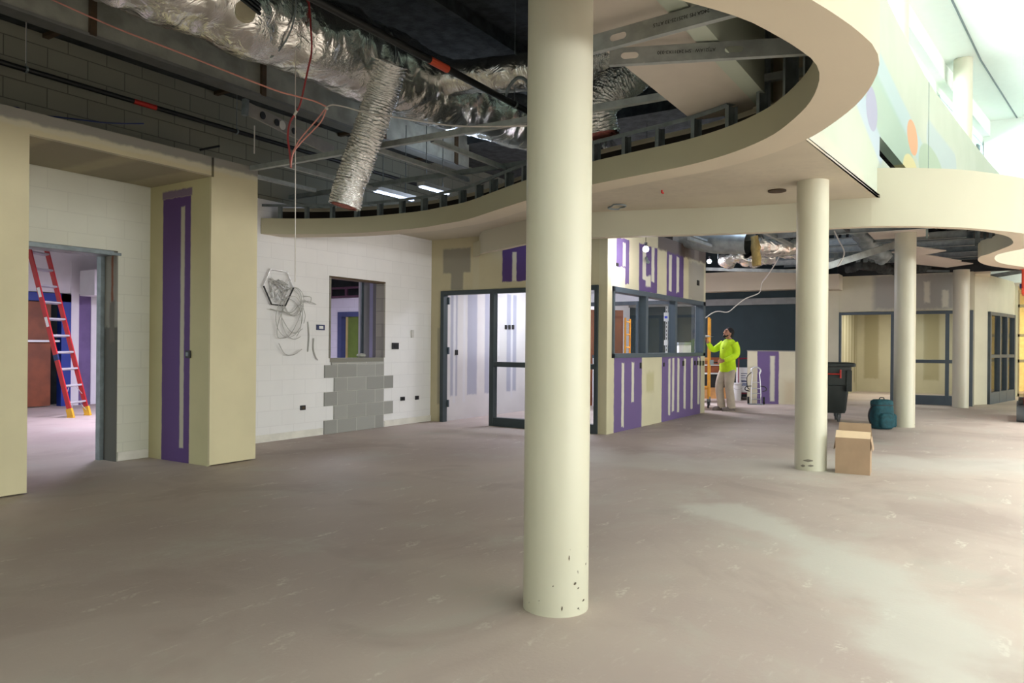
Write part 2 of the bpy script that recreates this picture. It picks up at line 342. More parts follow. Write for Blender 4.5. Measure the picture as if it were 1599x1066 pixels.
S(MB().box(-4, 9.9, 7.25, 8.0, 4.40, 4.95).build('ceiling_ledge', 'deck'))
bm_ = empty('ceiling_beam', (0, 7.15, 4.2), kind='structure')
MB().box(-4, 9.9, 7.13, 7.26, 4.2, 4.95).build('beam_face', 'concrete', bm_)
f = MB().box(-4, 9.9, 7.105, 7.3, 4.185, 4.215); f.build('beam_flange', mat('pale_flange', srgb(122, 124, 120), .7), bm_)
for X in (3.75, 5.72, 7.8, 9.5):
    MB().box(X, X+.06, 7.09, 7.13, 4.2, 4.95).box(X, X+.06, 7.26, 7.99, 4.36, 4.40).build('strap', 'brown', bm_)
f = MB()
for Y in (3.3, 4.7, 6.1): f.box(-4, 9.9, Y, Y+.16, 4.8, 4.95)
S(f.build('ceiling_joist', 'deck'))
# --- glazed wall at X=10 : drywall above, then frames
def px(x, y): p = onx(x, y, 10.0); return p.y, p.z
gp = [(7.15, 7.72, 2.52, 2.93, srgb(150, 146, 132), .02), (7.3, 7.55, 2.23, 2.6, srgb(150, 146, 132), .02), (6.98, 7.1, 2.22, 2.9, srgb(198, 192, 164), .03),
      (6.05, 6.52, 2.33, 2.9, srgb(84, 64, 120), .012), (6.25, 6.33, 2.33, 2.8, MUD, .01), (7.76, 7.83, .3, 1.6, srgb(168, 162, 140), .02)]
M['gw'] = patchmat('glazed_wall_board', srgb(196, 188, 156), gp, 'Y', .012, 8)
f = MB(); f.box(10.0, 10.14, 7.74, 7.98, 0, 3.1); f.box(10.0, 10.14, 4.82, 7.74, 2.225, 3.1); f.box(10.0, 10.14, 4.80, 4.82, 0, 3.1); S(f.build('wall_glazed', 'gw'))
def frame_x(name, X, d, verts, rails, z0, z1, m, panes=(), parent=None):
    """steel glazing frame in a plane of constant X: posts at Y ranges, rails (y0,y1,z0,z1)"""
    o = empty(name, (X, (verts[0][0]+verts[-1][1])/2, z0), kind='structure')
    f = MB()
    for a, b in verts: f.box(X-d/2, X+d/2, a, b, z0, z1)
    for a, b, p, q in rails: f.box(X-d/2+.002, X+d/2-.002, a, b, p, q)
    f.build('frame', m, o, bevel=.004)
    for a, b, p, q in panes: MB().box(X-.004, X+.004, a, b, p, q).build('pane', 'glass', o)
    return o
frame_x('window_1', 10.03, .12, [(7.68, 7.75), (6.66, 6.74), (4.80, 4.86)],
        [(4.86, 7.68, 2.15, 2.22), (4.86, 6.66, .96, 1.04), (4.86, 6.66, 0, .14)], 0, 2.22, 'framed', [(4.86, 6.66, .14, .96), (4.86, 6.66, 1.04, 2.15)])
f = MB()
for z in (.25, 1.15, 2.0): f.box(10.085, 10.115, 7.655, 7.69, z, z+.12)
S(f.build('door_1_hinge', 'frame'))
# --- purple partition at Y=4.66
def U(x, y=560): return ony(x, y, 4.66).x
def Zp(x, y): return ony(x, y, 4.66).z
pt = []
pt += [(U(959.5), U(1003), -.3, 1.2, PURP, .008), (U(1034), U(1094.5), -.3, 1.2, PURP, .008)]
for xx, zb in ((973.5, .06), (989, .42)): pt.append((U(xx-2), U(xx+1.8), zb, 1.06, MUD, .012))
for xx, zb in ((1046, .1), (1052, .14), (1060, .12), (1070, .16), (1081, .12), (1091.5, .2)): pt.append((U(xx-1.6), U(xx+1.6), zb, 1.1, MUD, .012))
pt += [(U(1010), U(1022), .55, .88, srgb(184, 178, 140), .05)]
pt += [(U(963, 400), U(983, 400), 2.28, 2.97, PURP, .008), (U(973, 400), U(977.5, 400), 2.55, 2.9, MUD, .01), (U(955, 400), U(977, 400), 2.15, 2.52, MUD, .02),
       (U(998.5, 400), U(1027, 400), 2.2, 2.98, srgb(96, 78, 124), .012), (U(1004, 400), U(1009.5, 400), 2.4, 2.93, MUD, .012), (U(1018, 400), U(1022.5, 400), 2.4, 2.98, MUD, .012),
       (U(1009, 400), U(1017, 400), 2.3, 2.48, MUD, .02),
       (U(1041.6, 420), U(1068, 420), 2.2, 3.05, srgb(92, 74, 122), .012), (U(1045, 420), U(1049.5, 420), 2.3, 2.95, MUD, .012), (U(1057, 420), U(1061, 420), 2.3, 2.95, MUD, .012),
       (U(1076, 420), U(1100, 420), 2.2, 2.96, srgb(156, 152, 140), .06),
       (U(1028, 380), 15, 2.985, 3.4, srgb(104, 96, 90), .03), (U(1060, 380), U(1070, 380), 3.0, 3.4, srgb(84, 74, 68), .05), (U(1085, 380), U(1092, 380), 3.0, 3.4, srgb(132, 124, 116), .05)]
M['part'] = patchmat('purple_board_partition', srgb(200, 194, 164), pt, 'X', .02, 6)
PX0, PX1 = 10.0, 14.62; wx0, wx1, wz0, wz1 = 10.17, 14.55, 1.13, 2.21
f = MB(); f.box(PX0, PX1, 4.66, 4.80, 0, wz0); f.box(PX0, PX1, 4.66, 4.80, wz1, 3.22); f.box(PX0, wx0, 4.66, 4.80, wz0, wz1); f.box(wx1, PX1, 4.66, 4.80, wz0, wz1); S(f.build('wall_partition', 'part'))
w2 = empty('window_2', (12.3, 4.7, 1.13), kind='structure')
f = MB(); fy0, fy1 = 4.63, 4.80
f.box(wx0, wx1, fy0, fy1, wz0, wz0+.07); f.box(wx0, wx1, fy0, fy1, wz1-.08, wz1); f.box(wx0, wx0+.05, fy0, fy1, wz0, wz1); f.box(wx1-.12, wx1, fy0, fy1, wz0, wz1)
m1, m2 = U(1007), U(1053)
f.box(m1, m1+.10, fy0+.01, fy1-.03, wz0, wz1); f.box(m2, m2+.10, fy0+.01, fy1-.03, wz0, wz1); f.build('frame', 'frame', w2, bevel=.004)
for a, b in ((wx0+.05, m1), (m1+.10, m2), (m2+.10, wx1-.12)): MB().box(a, b, 4.72, 4.728, wz0+.07, wz1-.08).build('pane', 'glass', w2)
# glazed room behind the partition: striped far-left wall, back wall with a second window
st = []
for i, (a, b) in enumerate(((10.25, 10.45), (10.75, 11.05), (11.3, 11.62), (12.05, 12.4), (12.75, 13.1), (13.5, 13.9))): st.append((a, b, .42, 2.3, srgb(164, 164, 176), .02))
for a in (10.33, 10.62, 11.45, 12.2, 12.9): st.append((a, a+.07, .3, 2.3, srgb(208, 206, 208), .02))
M['stripe'] = patchmat('taped_board_room_wall', srgb(206, 202, 200), st, 'X', .012, 7)
S(MB().box(10.14, 14.62, 7.74, 7.9, 0, 3.1).build('wall_room_side', 'stripe'))
f = MB(); f.box(14.64, 14.78, 4.80, 7.74, 0, 1.05); f.box(14.64, 14.78, 4.80, 7.74, 2.27, 3.1); f.box(14.64, 14.78, 4.80, 4.88, 1.05, 2.27); f.box(14.64, 14.78, 7.4, 7.74, 1.05, 2.27); S(f.build('wall_room_back', 'bwall'))
frame_x('window_3', 14.71, .16, [(7.34, 7.4), (6.1, 6.16), (4.88, 4.95)], [(4.95, 7.34, 2.19, 2.27), (4.95, 7.34, 1.05, 1.12)], 1.05, 2.27, 'frame')
# --- flat ceiling between the two bulkheads and the bulkheads themselves
ring_in = crom([(6.42, 7.96), (6.75, 7.45), (6.993, 6.779), (7.067, 5.904), (6.982, 5.419), (6.87, 4.982), (6.541, 4.351), (6.256, 3.805), (6.061, 3.35), (5.929, 2.921), (5.798, 2.412), (5.69, 1.987), (5.496, 1.582), (5.21, 1.238), (4.915, 1.026), (4.587, .851), (4.23, .737), (3.983, .71), (3.795, .735), (3.531, .8), (3.195, .922), (2.7, 1.25), (2.2, 1.75), (1.2, 2.3), (0, 2.5), (-4, 2.5)], 5)
def offset(path, d):
    out = []
    for i, p in enumerate(path):
        a = Vector(path[max(i-1, 0)][:2]); b = Vector(path[min(i+1, len(path)-1)][:2]); t_ = (b-a).normalized(); out.append(Vector((p[0]+t_.y*d, p[1]-t_.x*d)))
    return out
ring_in = [Vector((p[0], p[1])) for p in [Vector((*q, 0)) if len(q) == 2 else q for q in ring_in]]
ring_in = resamp(ring_in, 150)
ring_out = offset(ring_in, -.28) # to the outside of the opening
# choose outward side: the outside of the loop is larger X at Y=5
if ring_out[30][0] < ring_in[30][0]: ring_out = offset(ring_in, .28)
rb = empty('ceiling_bulkhead', (6, 4, 2.74), kind='structure')
ft = offset(ring_in, .012 if ring_out[30][0] > ring_in[30][0] and offset(ring_in, .28)[30][0] > ring_in[30][0] else -.012)
f = MB(); f.strip(rows(ring_in, 2.74), rows(ring_in, 2.945)); f.strip(rows(ft, 2.75), rows(ft, 2.945)); f.strip(rows(ring_in, 2.945), rows(ft, 2.945)); f.build('fascia_board', 'fascia', rb, recalc=False, smooth=True)
f = MB(); f.strip(rows(ring_in, 2.74), rows(ring_out, 2.74)); f.strip(rows(ft, 2.752), rows(ring_out, 2.752)); f.build('soffit_board', 'soffit', rb)
kb = max(i for i in range(150) if ring_out[i][1] > 1.42 and ring_out[i][0] > 5)
f = MB(); f.strip(rows(ring_out[:kb+1], 2.74), rows(ring_out[:kb+1], 3.10)); f.strip(rows(ring_out[kb:], 2.74), rows(ring_out[kb:], 4.97)); f.build('outer_board', 'soffit', rb, smooth=True)
ri2 = offset(ring_in, .02 if offset(ring_in, .28)[30][0] > ring_in[30][0] else -.02); ri3 = offset(ring_in, .11 if offset(ring_in, .28)[30][0] > ring_in[30][0] else -.11)
# studs stand on the bulkhead: low on the long side, full height where the upper floor edge is
d = 0; last = None; acc = .1; nst = 0
for i in range(1, 118):
    acc += (ring_in[i]-ring_in[i-1]).length
    if acc >= .285:
        acc = 0; p = ri2[i]; q = ri3[i]; tn = (ring_in[i]-ring_in[i-1]).normalized(); low = i < 62 # index where studs become tall
        if p[1] > 1.45 and p[0] > 5: top = 3.12
        else: top = 3.95
        a = Vector((p[0], p[1], 0)); b = Vector((q[0], q[1], 0)); T = Vector((tn[0], tn[1], 0))
        f = MB()
        for c0 in (a, b-T*0): f.add([c0-T*.018+Vector((0, 0, 2.93)), c0+T*.018+Vector((0, 0, 2.93)), c0+T*.018+Vector((0, 0, top)), c0-T*.018+Vector((0, 0, top))], [(0, 1, 2, 3)])
        f.add([a-T*.018+Vector((0, 0, 2.93)), b-T*.018+Vector((0, 0, 2.93)), b-T*.018+Vector((0, 0, top)), a-T*.018+Vector((0, 0, top))], [(0, 1, 2, 3)])
        f.build('stud', 'galvd', rb)
n_lo = max(i for i in range(150) if ring_in[i][1] > 1.45 and ring_in[i][0] > 5)
f = MB(); f.strip(rows(ri2[:n_lo], 3.10), rows(ri2[:n_lo], 3.135)); f.strip(rows(ri2[:n_lo], 3.135), rows(ri3[:n_lo], 3.135)); f.build('top_track', 'galvd', rb, recalc=False)
bb = mat('brown_board_back', srgb(50, 42, 36), .9, var=.4, scale=2.4)
ro2 = offset(ring_in, (.26 if offset(ring_in, .28)[30][0] > ring_in[30][0] else -.26)); f = MB(); f.strip(rows(ro2, 2.76), rows(ro2, 3.08)); f.build('board_back', bb, rb, recalc=False)
# second bulkhead along the atrium and past the glazed wall
fo = [(10.0, 6.98), (9.78, 6.8), (9.546, 6.571), (9.307, 6.057), (8.999, 5.466), (8.9, 4.9), (8.94, 4.39), (9.12, 3.75), (9.36, 3.017), (9.53, 2.4), (9.61, 2.0), (9.638, 1.519), (9.72, 1.1), (9.959, .653), (10.318, .205), (10.818, -.187), (11.239, -.456), (11.75, -.63), (12.3, -.68), (12.896, -.525), (13.211, -.35), (13.575, -.213), (14.234, -.198), (14.918, -.307), (15.718, -.642), (17, -1.35), (19, -2.6), (22, -4.2)]
fi = [(10.0, 7.1), (9.9, 6.95), (9.68, 6.65), (9.44, 6.1), (9.13, 5.5), (9.03, 4.9), (9.07, 4.42), (9.25, 3.8), (9.5, 3.05), (9.67, 2.42), (9.74, 2.03), (9.75, 1.55), (9.84, 1.15), (10.064, .72), (10.4, .30), (10.80, -.03), (11.361, -.27), (11.872, -.36), (12.369, -.36), (13.061, -.19), (13.4, -.1), (13.67, -.0), (14.339, .03), (15.1, -.09), (15.8, -.38), (17.08, -1.1), (19.1, -2.35), (22, -3.95)]
FO = [Vector((p[0], p[1])) for p in crom([(*p, 0) for p in fo], 5)]; FI = [Vector((p[0], p[1])) for p in crom([(*p, 0) for p in fi], 5)]
b2 = empty('ceiling_bulkhead_2', (10, 1, 2.76), kind='structure'); M['fas2'] = mat('cream_fascia_paint', srgb(188, 186, 166), .6, var=.02, scale=1)
kc = min(range(len(FO)), key=lambda i: abs(FO[i][0]-9.80)+abs(FO[i][1]-1.04))
f = MB(); f.strip(rows(FO[:kc], 2.76), rows(FO[:kc], 3.12)); f.strip(rows(FO[kc-1:], 2.76), rows(FO[kc-1:], 3.45)); f.build('fascia_board', 'fas2', b2, smooth=True)
f = MB(); f.strip(rows(FO, 2.76), rows(FI, 2.76)); f.build('soffit_board', 'soffit', b2)
f = MB(); f.strip(rows(FI, 2.76), rows(FI, 3.0)); f.build('inner_board', 'fascia', b2, smooth=True)
f = MB(); f.strip(rows(FO[kc:], 3.45), [(p[0], max(-4, 1.03-(p[0]-9.86)*.075-max(0, p[0]-14)*.05+.1), 3.45) for p in FO[kc:]]); f.build('ledge_board', 'deck', b2)
acc = 0; FS = FI[kc:]
for i in range(1, len(FS)):
    acc += (FS[i]-FS[i-1]).length
    if acc > .4 and FS[i][0] < 16: acc = 0; MB().box(FS[i][0]-.02, FS[i][0]+.02, FS[i][1]+.005, FS[i][1]+.045, 2.98, 3.44).build('stud', 'galvd', b2)
dk = [(p[0], p[1]) for p in ring_out if p[1] < 1.35 or p[0] < 3]
S(MB().prism([(9.85, 8.2), (9.85, 1.55), (5.75, 1.55)]+dk+[(-4, 8.2)], 4.95, 5.1).build('ceiling_deck', 'deck'))
# the gypsum ceiling between them
ro = [p for p in ring_out if p[0] > 5.3 and p[1] > 1.2]
poly = [(p[0], p[1]) for p in ro]+[(6.7, 1.285), (9.80, 1.04)]+[(FO[i][0], FO[i][1]) for i in range(kc, -1, -1)]+[(10.0, 7.97)]
S(MB().prism(poly, 3.10, 3.13).build('ceiling_gypsum', 'ceiling'))
# box-beam soffit seen through the opening
M['panel'] = mat('primed_board', srgb(196, 188, 176), .75, var=.02)
M['panels'] = mat('primed_board_side', srgb(186, 178, 168), .75, var=.02)
f = MB().box(1.2, 5.86, 1.43, 1.98, 3.14, 3.46); S(f.build('ceiling_box_beam', 'panel'))
# --- upper floor: mural wall, clerestory and atrium ceiling
mw = [(3.4, 1.32), (6.7, 1.285), (7.625, 1.207), (9.86, 1.035), (11.732, .9), (13.793, .73), (15.436, .52), (17.882, .2), (20, -.1), (22.083, -.426), (24.4, -.85)]
MW = [Vector((p[0], p[1])) for p in crom([(*p, 0) for p in mw], 4)]
def on_mural(x, y):
    d = ray(x, y)
    for a, b in zip(MW, MW[1:]):
        den = d.x*(b.y-a.y)-d.y*(b.x-a.x)
        if abs(den) < 1e-9: continue
        tt = (a.x*(b.y-a.y)-a.y*(b.x-a.x))/den; px_ = d.x*tt
        if tt > 0 and a.x <= px_ <= b.x: return (px_, EYE+d.z*tt)
    return (9, 4)
t = NT('pastel_mural'); t.b.inputs['Roughness'].default_value = .7; x = t.xyz(); zr = x[2]; xr = x[0]
c = t.mix(t.rng(t.noise(.8, 3), .3, .7), srgb(178, 188, 172), srgb(186, 194, 180))
def band(pts, w0, colr, soft=.05, st=.8):  # a swash of colour following a line of photo points on the wall
    global c
    Q = [on_mural(*p) for p in pts]; best = None
    for a, b in zip(Q, Q[1:]):
        ab = (b[0]-a[0], b[1]-a[1]); L2 = max(1e-6, ab[0]**2+ab[1]**2)
        qx = t.math('SUBTRACT', xr, a[0]); qz = t.math('SUBTRACT', zr, a[1])
        h = t.math('DIVIDE', t.math('ADD', t.math('MULTIPLY', qx, ab[0]), t.math('MULTIPLY', qz, ab[1])), L2, clamp=True)
        ex = t.math('SUBTRACT', qx, t.math('MULTIPLY', h, ab[0])); ez = t.math('SUBTRACT', qz, t.math('MULTIPLY', h, ab[1]))
        dd = t.math('SQRT', t.math('ADD', t.math('MULTIPLY', ex, ex), t.math('MULTIPLY', ez, ez))); best = dd if best is None else t.math('MINIMUM', best, dd)
    c = t.mix(t.math('MULTIPLY', t.rng(best, w0-soft, w0+soft, 1, 0), st), c, colr)
def ell(x0, y0, x1, y1, colr, st=1):
    global c
    cx, cz = on_mural((x0+x1)/2, (y0+y1)/2); rx = abs(on_mural(x1, (y0+y1)/2)[0]-on_mural(x0, (y0+y1)/2)[0])/2; rz = abs(on_mural((x0+x1)/2, y0)[1]-on_mural((x0+x1)/2, y1)[1])/2
    ax = t.math('DIVIDE', t.math('SUBTRACT', xr, cx), rx); az = t.math('DIVIDE', t.math('SUBTRACT', zr, cz), rz)
    c = t.mix(t.math('MULTIPLY', t.rng(t.math('ADD', t.math('MULTIPLY', ax, ax), t.math('MULTIPLY', az, az)), .92, 1.08, 1, 0), st), c, colr)
band([(1340, 60), (1375, 110), (1420, 200), (1450, 262)], .20, srgb(166, 188, 194), .04)
band([(1342, 110), (1375, 170), (1420, 255)], .34, srgb(156, 180, 166), .05)
band([(1342, 150), (1375, 235)], .16, srgb(168, 184, 200), .04)
band([(1452, 215), (1490, 262)], .28, srgb(168, 184, 188), .05)
ell(1353, 136, 1371, 204, srgb(156, 158, 180)); ell(1417, 189, 1434, 241, srgb(214, 160, 124)); ell(1411, 244, 1436, 300, srgb(208, 198, 148)); ell(1434, 230, 1474, 310, srgb(160, 178, 158))
band([(1345, 300), (1300, 260), (1262, 220)], .22, srgb(192, 190, 178), .06, .9)
t.col(c); M['mural'] = t.m
# wall is cut by a long dark slot just behind the bulkhead corner
sl = [on_mural(1374, 220), on_mural(1374, 243), on_mural(1418, 268), on_mural(1397, 270)]
s0, s1 = 10.0, 12.2
f = MB(); zs = lambda X: (3.83-(X-9.95)*.02, 4.17-(X-9.95)*.02)
ms = sorted([(p.x, p.y) for p in MW]+[(9.87, 1.034), (12.0, .875)])
for (ax, ay), (bx, by) in zip(ms, ms[1:]):
    if ax >= 9.865 and bx <= 12.01: parts = [(3.45 if bx > 10.6 else 3.11, 3.62), (3.86, 5.65)]
    else: parts = [(3.11 if bx < 10.3 else 3.45, 5.65)]
    for z0, z1 in parts: f.prism([(ax, ay), (bx, by), (bx, by+.12), (ax, ay+.12)], z0, z1)
S(f.build('wall_mural', 'mural'))
f = MB(); a = on_mural(1451, 100)[0]; my = .9-(a-11.73)*.085
f.box(a, a+.02, my-.003, my+.03, 3.1, 5.65); S(f.build('trim_mural_joint', mat('mural_seam_grey', srgb(150, 166, 164), .7)))  # greyer strip marking the vertical seam
# near-black backing added behind the slot, its shade put into the colour
S(MB().box(9.7, 12.4, 1.7, 1.75, 3.1, 4.6).box(9.7, 12.4, 1.05, 1.75, 4.55, 4.6).build('slot_dark_backing', 'dark'))
f = MB(); f.bar((9.9, 1.3, 3.70), (12.0, 1.15, 3.70), .03, .05); f.bar((9.9, 1.25, 3.84), (12.0, 1.1, 3.84), .03, .04); S(f.build('trim_slot_rail', 'galv'))
M['atr'] = mat('atrium_white_paint', srgb(236, 244, 238), .7, var=.01)
S(MB().box(-10, 28.6, -30, 3.0, 7.85, 8.0).build('ceiling_atrium', 'atr'))
# thin expansion joint on the atrium ceiling
ja, jb = onz(1487, 0, 7.845), onz(1519, 62, 7.845); jc, jd = onz(1532, 94, 7.845), onz(1590, 186, 7.845)
f = MB(); f.bar(jc, jd, .035, .012); f.bar(ja, jc, .035, .012); S(f.build('trim_ceiling_joint', mat('joint_grey', srgb(120, 132, 136), .6)))
# clerestory wall line just behind the upper columns
cl = [(6.5, 2.15), (9.0, 1.95), (14.3, 1.55), (19.8, .85), (25.6, -.1)]
def cly(X):
    for a, b in zip(cl, cl[1:]):
        if a[0] <= X <= b[0]: return a[1]+(b[1]-a[1])*(X-a[0])/(b[0]-a[0])
    return cl[-1][1]
f = MB()
for a, b in zip(cl, cl[1:]):
    for z0, z1 in ((5.0, 5.5), (7.25, 7.85)): f.prism([a, b, (b[0], b[1]+.15), (a[0], a[1]+.15)], z0, z1)
    # head beam and cove that stand in front
    f.prism([(a[0], a[1]-.18), (b[0], b[1]-.18), b, a], 7.42, 7.85)
for X in (10.9, 14.0, 19.4, 25.2): y = cly(X); f.box(X, X+.55, y-.02, y+.17, 5.4, 7.3)
S(f.build('wall_clerestory', 'atr'))
wf = mat('pale_window_frame', srgb(196, 214, 216), .5, var=.02); k = 4
for X0, X1 in ((11.45, 14.0), (14.55, 19.4), (19.95, 25.2)):
    o = empty('window_%d' % k, (X0, cly(X0), 5.5), kind='structure'); k += 1; n = max(2, round((X1-X0)/1.1)); f = MB()
    for i in range(n+1):
        X = X0+(X1-X0)*i/n; y = cly(X); f.box(X-.03, X+.03, y, y+.06, 5.5, 7.25)
    for z in (5.5, 6.3, 7.2): f.bar((X0, cly(X0)+.03, z), (X1, cly(X1)+.03, z), .06, .05)
    f.build('frame', wf, o); y0, y1 = cly(X0)+.05, cly(X1)+.05
    MB().prism([(X0, y0), (X1, y1), (X1, y1+.006), (X0, y0+.006)], 5.5, 7.2).build('pane', 'glass', o)
S(MB().box(-10, 28.6, -30, -29.8, 0, 7.85).build('wall_right', 'atr')); S(MB().box(-10.2, -10, -30, 17, 0, 7.85).build('wall_rear', 'atr'))
# atrium end wall and upper roof behind the mural
S(MB().box(25.2, 25.4, -30, 1.4, 3.2, 7.85).build('wall_atrium_end', 'atr'))
# lower roof slab at clerestory foot hides the plenum from the sky
f = MB(); f.prism([(9.9, 1.16), (14, .85), (20, .06), (25.4, -.85), (25.4, 2.2), (9.9, 2.2)], 4.9, 5.0); f.box(9.85, 28, 1.6, 13, 4.60, 5.0) ; S(f.build('ceiling_plenum_deck', 'deck'))
# --- area beyond the partition
M['cmuwh'] = cmumat('white_hall_block', srgb(222, 220, 224), [q*.88 for q in srgb(222, 220, 224)], 'X', .3, .01)
S(MB().box(14.62, 20.2, 8.6, 8.8, 0, 4.6).build('wall_hall_side', 'cmuwh'))
f = MB(); f.box(20.0, 20.2, 3.02, 8.6, 0, 4.6); S(f.build('wall_hall_back', 'tealwall'))
S(MB().box(19.9, 20.0, 3.3, 8.6, 2.44, 2.61).build('trim_hall_stripe', mat('grey_stripe', srgb(120, 122, 120), .8)))
f = MB(); f.box(19.55, 20.0, 3.3, 8.6, 2.80, 3.30); S(f.build('ceiling_hall_soffit', 'soffit'))
S(MB().box(14.8, 19.55, 4.9, 8.6, 4.2, 4.25).build('ceiling_hall', 'deck'))
M['cmulil'] = cmumat('lilac_white_block', srgb(216, 214, 230), [q*.86 for q in srgb(216, 214, 230)], 'Y', .3, .01)
# room through the pass-through and the doorway on the left
cj = [(7.9, 8.25, -.2, 1.47, srgb(92, 92, 86), .02), (8.03, 8.07, 1.5, 2.3, srgb(122, 78, 58), .01), (8.0, 8.1, 1.3, 1.75, srgb(104, 100, 92), .02)]
M['jamb'] = patchmat('rough_concrete_jamb', srgb(132, 130, 120), cj, 'Y', .02, 9, .9)
S(MB().box(4.515, 4.53, 7.965, 8.22, 0, 2.26).build('trim_alcove_jamb', 'jamb'))
f = MB(); f.box(4.47, 4.54, 8.2, 8.28, 0, 2.3); f.box(3.0, 4.5, 8.0, 8.25, 2.25, 2.31); f.box(3.0, 4.56, 7.955, 7.968, 2.25, 2.28); S(f.build('door_2_frame', 'galvd'))
# ladder room
RW = 15.8
def RB(x, y): p = ony(x, y, RW); return p.x, p.z
f = MB(); bx0, bx1 = 7.2-1.5, 7.99; f.box(-2, 5.9, RW, RW+.15, 0, 3.4); f.box(5.9, 13.5, RW, RW+.15, 2.3, 3.4); f.box(8.0, 8.16, RW-.02, RW+.15, 0, 2.95); f.box(8.42, 13.5, RW, RW+.15, 0, 2.3); S(f.build('wall_ladder_room', 'bwall'))
S(MB().box(8.16, 8.42, RW+.02, RW+.15, 0, 2.3).build('wall_purple_board', mat('purple_board_mottled', PURP, .7, var=.12, scale=3)))  # same purple base with stronger random tone
f = MB(); f.box(5.9, 6.05, RW-.05, RW+.12, 0, 2.28); f.box(7.8, 7.99, RW-.05, RW+.12, 0, 2.28); f.box(5.9, 7.99, RW-.05, RW+.12, 2.12, 2.28); S(f.build('door_3_frame', 'doorblue'))
f = MB(); f.box(6.0, 7.1, RW+.3, RW+.34, .02, 2.1); S(f.build('door_3', mat('dark_doorway_board', srgb(46, 26, 18), .6)))
f = MB(); f.bar((7.05, RW+.02, 1.06), (7.62, RW+.02, 1.06), .045, 2.08); S(f.build('door_3_leaf', 'wood'))
S(MB().box(5.9, 7.75, RW-.09, RW-.06, 1.3, 1.34).build('trim_door_bar', 'alu'))
S(MB().box(8.0, 9.6, RW-.9, RW-.35, 2.24, 2.75).build('ceiling_soffit_ladder_room', 'bwall'))
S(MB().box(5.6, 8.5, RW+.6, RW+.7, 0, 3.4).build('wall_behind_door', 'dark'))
# room seen through the pass-through
XW = 13.5
f = MB(); f.box(XW, XW+.15, 8.2, 12.2, 0, 2.47); f.box(XW, XW+.15, 13.75, 16, 0, 2.47); f.box(XW, XW+.15, 12.2, 13.75, 2.12, 2.47); S(f.build('wall_block_room', 'cmulil'))
f = MB(); f.box(XW-.03, XW+.13, 13.62, 13.75, 0, 2.12); f.box(XW-.03, XW+.13, 12.2, 13.62, 2.0, 2.12); S(f.build('door_4_frame', mat('slate_blue_frame', srgb(64, 72, 116), .5)))
S(MB().box(XW+.04, XW+.08, 12.2, 13.45, 0, 2.0).build('door_4', 'green'))
S(MB().box(XW+.3, XW+.34, 13.2, 13.9, 0, 2.1).build('wall_yellow_beyond', mat('yellow_wall_beyond', srgb(222, 196, 132), .7)))
f = MB(); f.bar((XW-.05, 8.2, 2.5), (XW-.05, 16, 2.5), .06, .05); f.bar((XW-.05, 8.2, 2.72), (XW-.05, 16, 2.72), .06, .05)
for i in range(13): f.box(XW-.08, XW-.02, 9+i*.55, 9.05+i*.55, 2.5, 2.72)
S(f.build('trim_track_block_room', mat('purple_track', srgb(86, 56, 76), .5)))
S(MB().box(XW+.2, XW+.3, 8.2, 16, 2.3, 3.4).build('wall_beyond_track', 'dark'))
S(MB().box(8.84, 9.6, 8.45, 8.55, 0, 3.1).build('wall_passage_return', patchmat('grey_board_return', srgb(134, 134, 136), [(8.99, 9.07, 0, 3, srgb(176, 176, 206), .01)], 'X', .005)))
f = MB(); f.box(8.785, 8.84, 8.43, 8.46, 0, 3.1)
for i in range(9): f.box(8.80, 8.82, 8.425, 8.43, 1.15+i*.13, 1.23+i*.13)
S(f.build('trim_passage_post', 'framed'))
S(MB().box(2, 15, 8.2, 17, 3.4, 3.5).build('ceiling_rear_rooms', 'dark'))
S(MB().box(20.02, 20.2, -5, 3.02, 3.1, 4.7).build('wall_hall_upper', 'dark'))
# --- far right room behind the second glazed wall
M['fstripe'] = patchmat('far_taped_board', srgb(202, 196, 168), [(21+i*.55, 21.3+i*.55, .3, 2.6, srgb(176, 168, 136), .04) for i in range(7)], 'X', .02, 6)
M['fstripey'] = patchmat('far_taped_board_back', srgb(202, 196, 168), [(.2+i*.8, .6+i*.8, .4, 2.6, srgb(176, 168, 136), .04) for i in range(4)], 'Y', .02, 6)
f = MB(); f.box(20.16, 25.2, 3.2, 3.35, 0, 3.1); S(f.build('wall_far_room_side', 'fstripe'))
S(MB().box(25.0, 25.2, -.9, 3.2, 0, 3.1).build('wall_far_room_back', 'fstripey'))
S(MB().box(20.1, 25.2, -.2, 3.3, 3.05, 3.1).build('ceiling_far_room', 'soffit'))
M['fw'] = patchmat('far_wall_board', srgb(198, 194, 172), [(.5, 2.2, 2.25, 3.1, srgb(160, 158, 150), .08), (1.0, 1.12, 2.4, 2.9, MUD, .03), (.62, .75, 2.3, 2.7, MUD, .03)], 'Y', .03, 6)
f = MB(); f.box(20.0, 20.14, .13, 3.3, 2.22, 3.1); f.box(19.98, 20.14, 2.98, 3.5, 0, 3.1); S(f.build('wall_far_glazed', 'fw'))
S(MB().box(19.4, 20.0, 2.9, 3.6, 2.75, 3.12).build('ceiling_hall_soffit_return', 'soffit'))
frame_x('window_8', 20.07, .12, [(2.93, 3.0), (1.74, 1.82), (.60, .68), (.13, .2)], [(.2, 2.93, 2.14, 2.21), (.2, 1.74, .98, 1.06), (.2, 1.74, 0, .22)], 0, 2.21, 'frame', [(.68, 1.74, .22, .98), (.68, 1.74, 1.06, 2.14), (.2, .6, .22, .98), (.2, .6, 1.06, 2.14)])
f = MB(); f.prism([(20.1, .10), (20.62, .10), (21.05, -.16), (21.05, .1), (20.62, .3), (20.1, .3)], 0, 3.08); S(f.build('wall_far_pier', 'fw'))
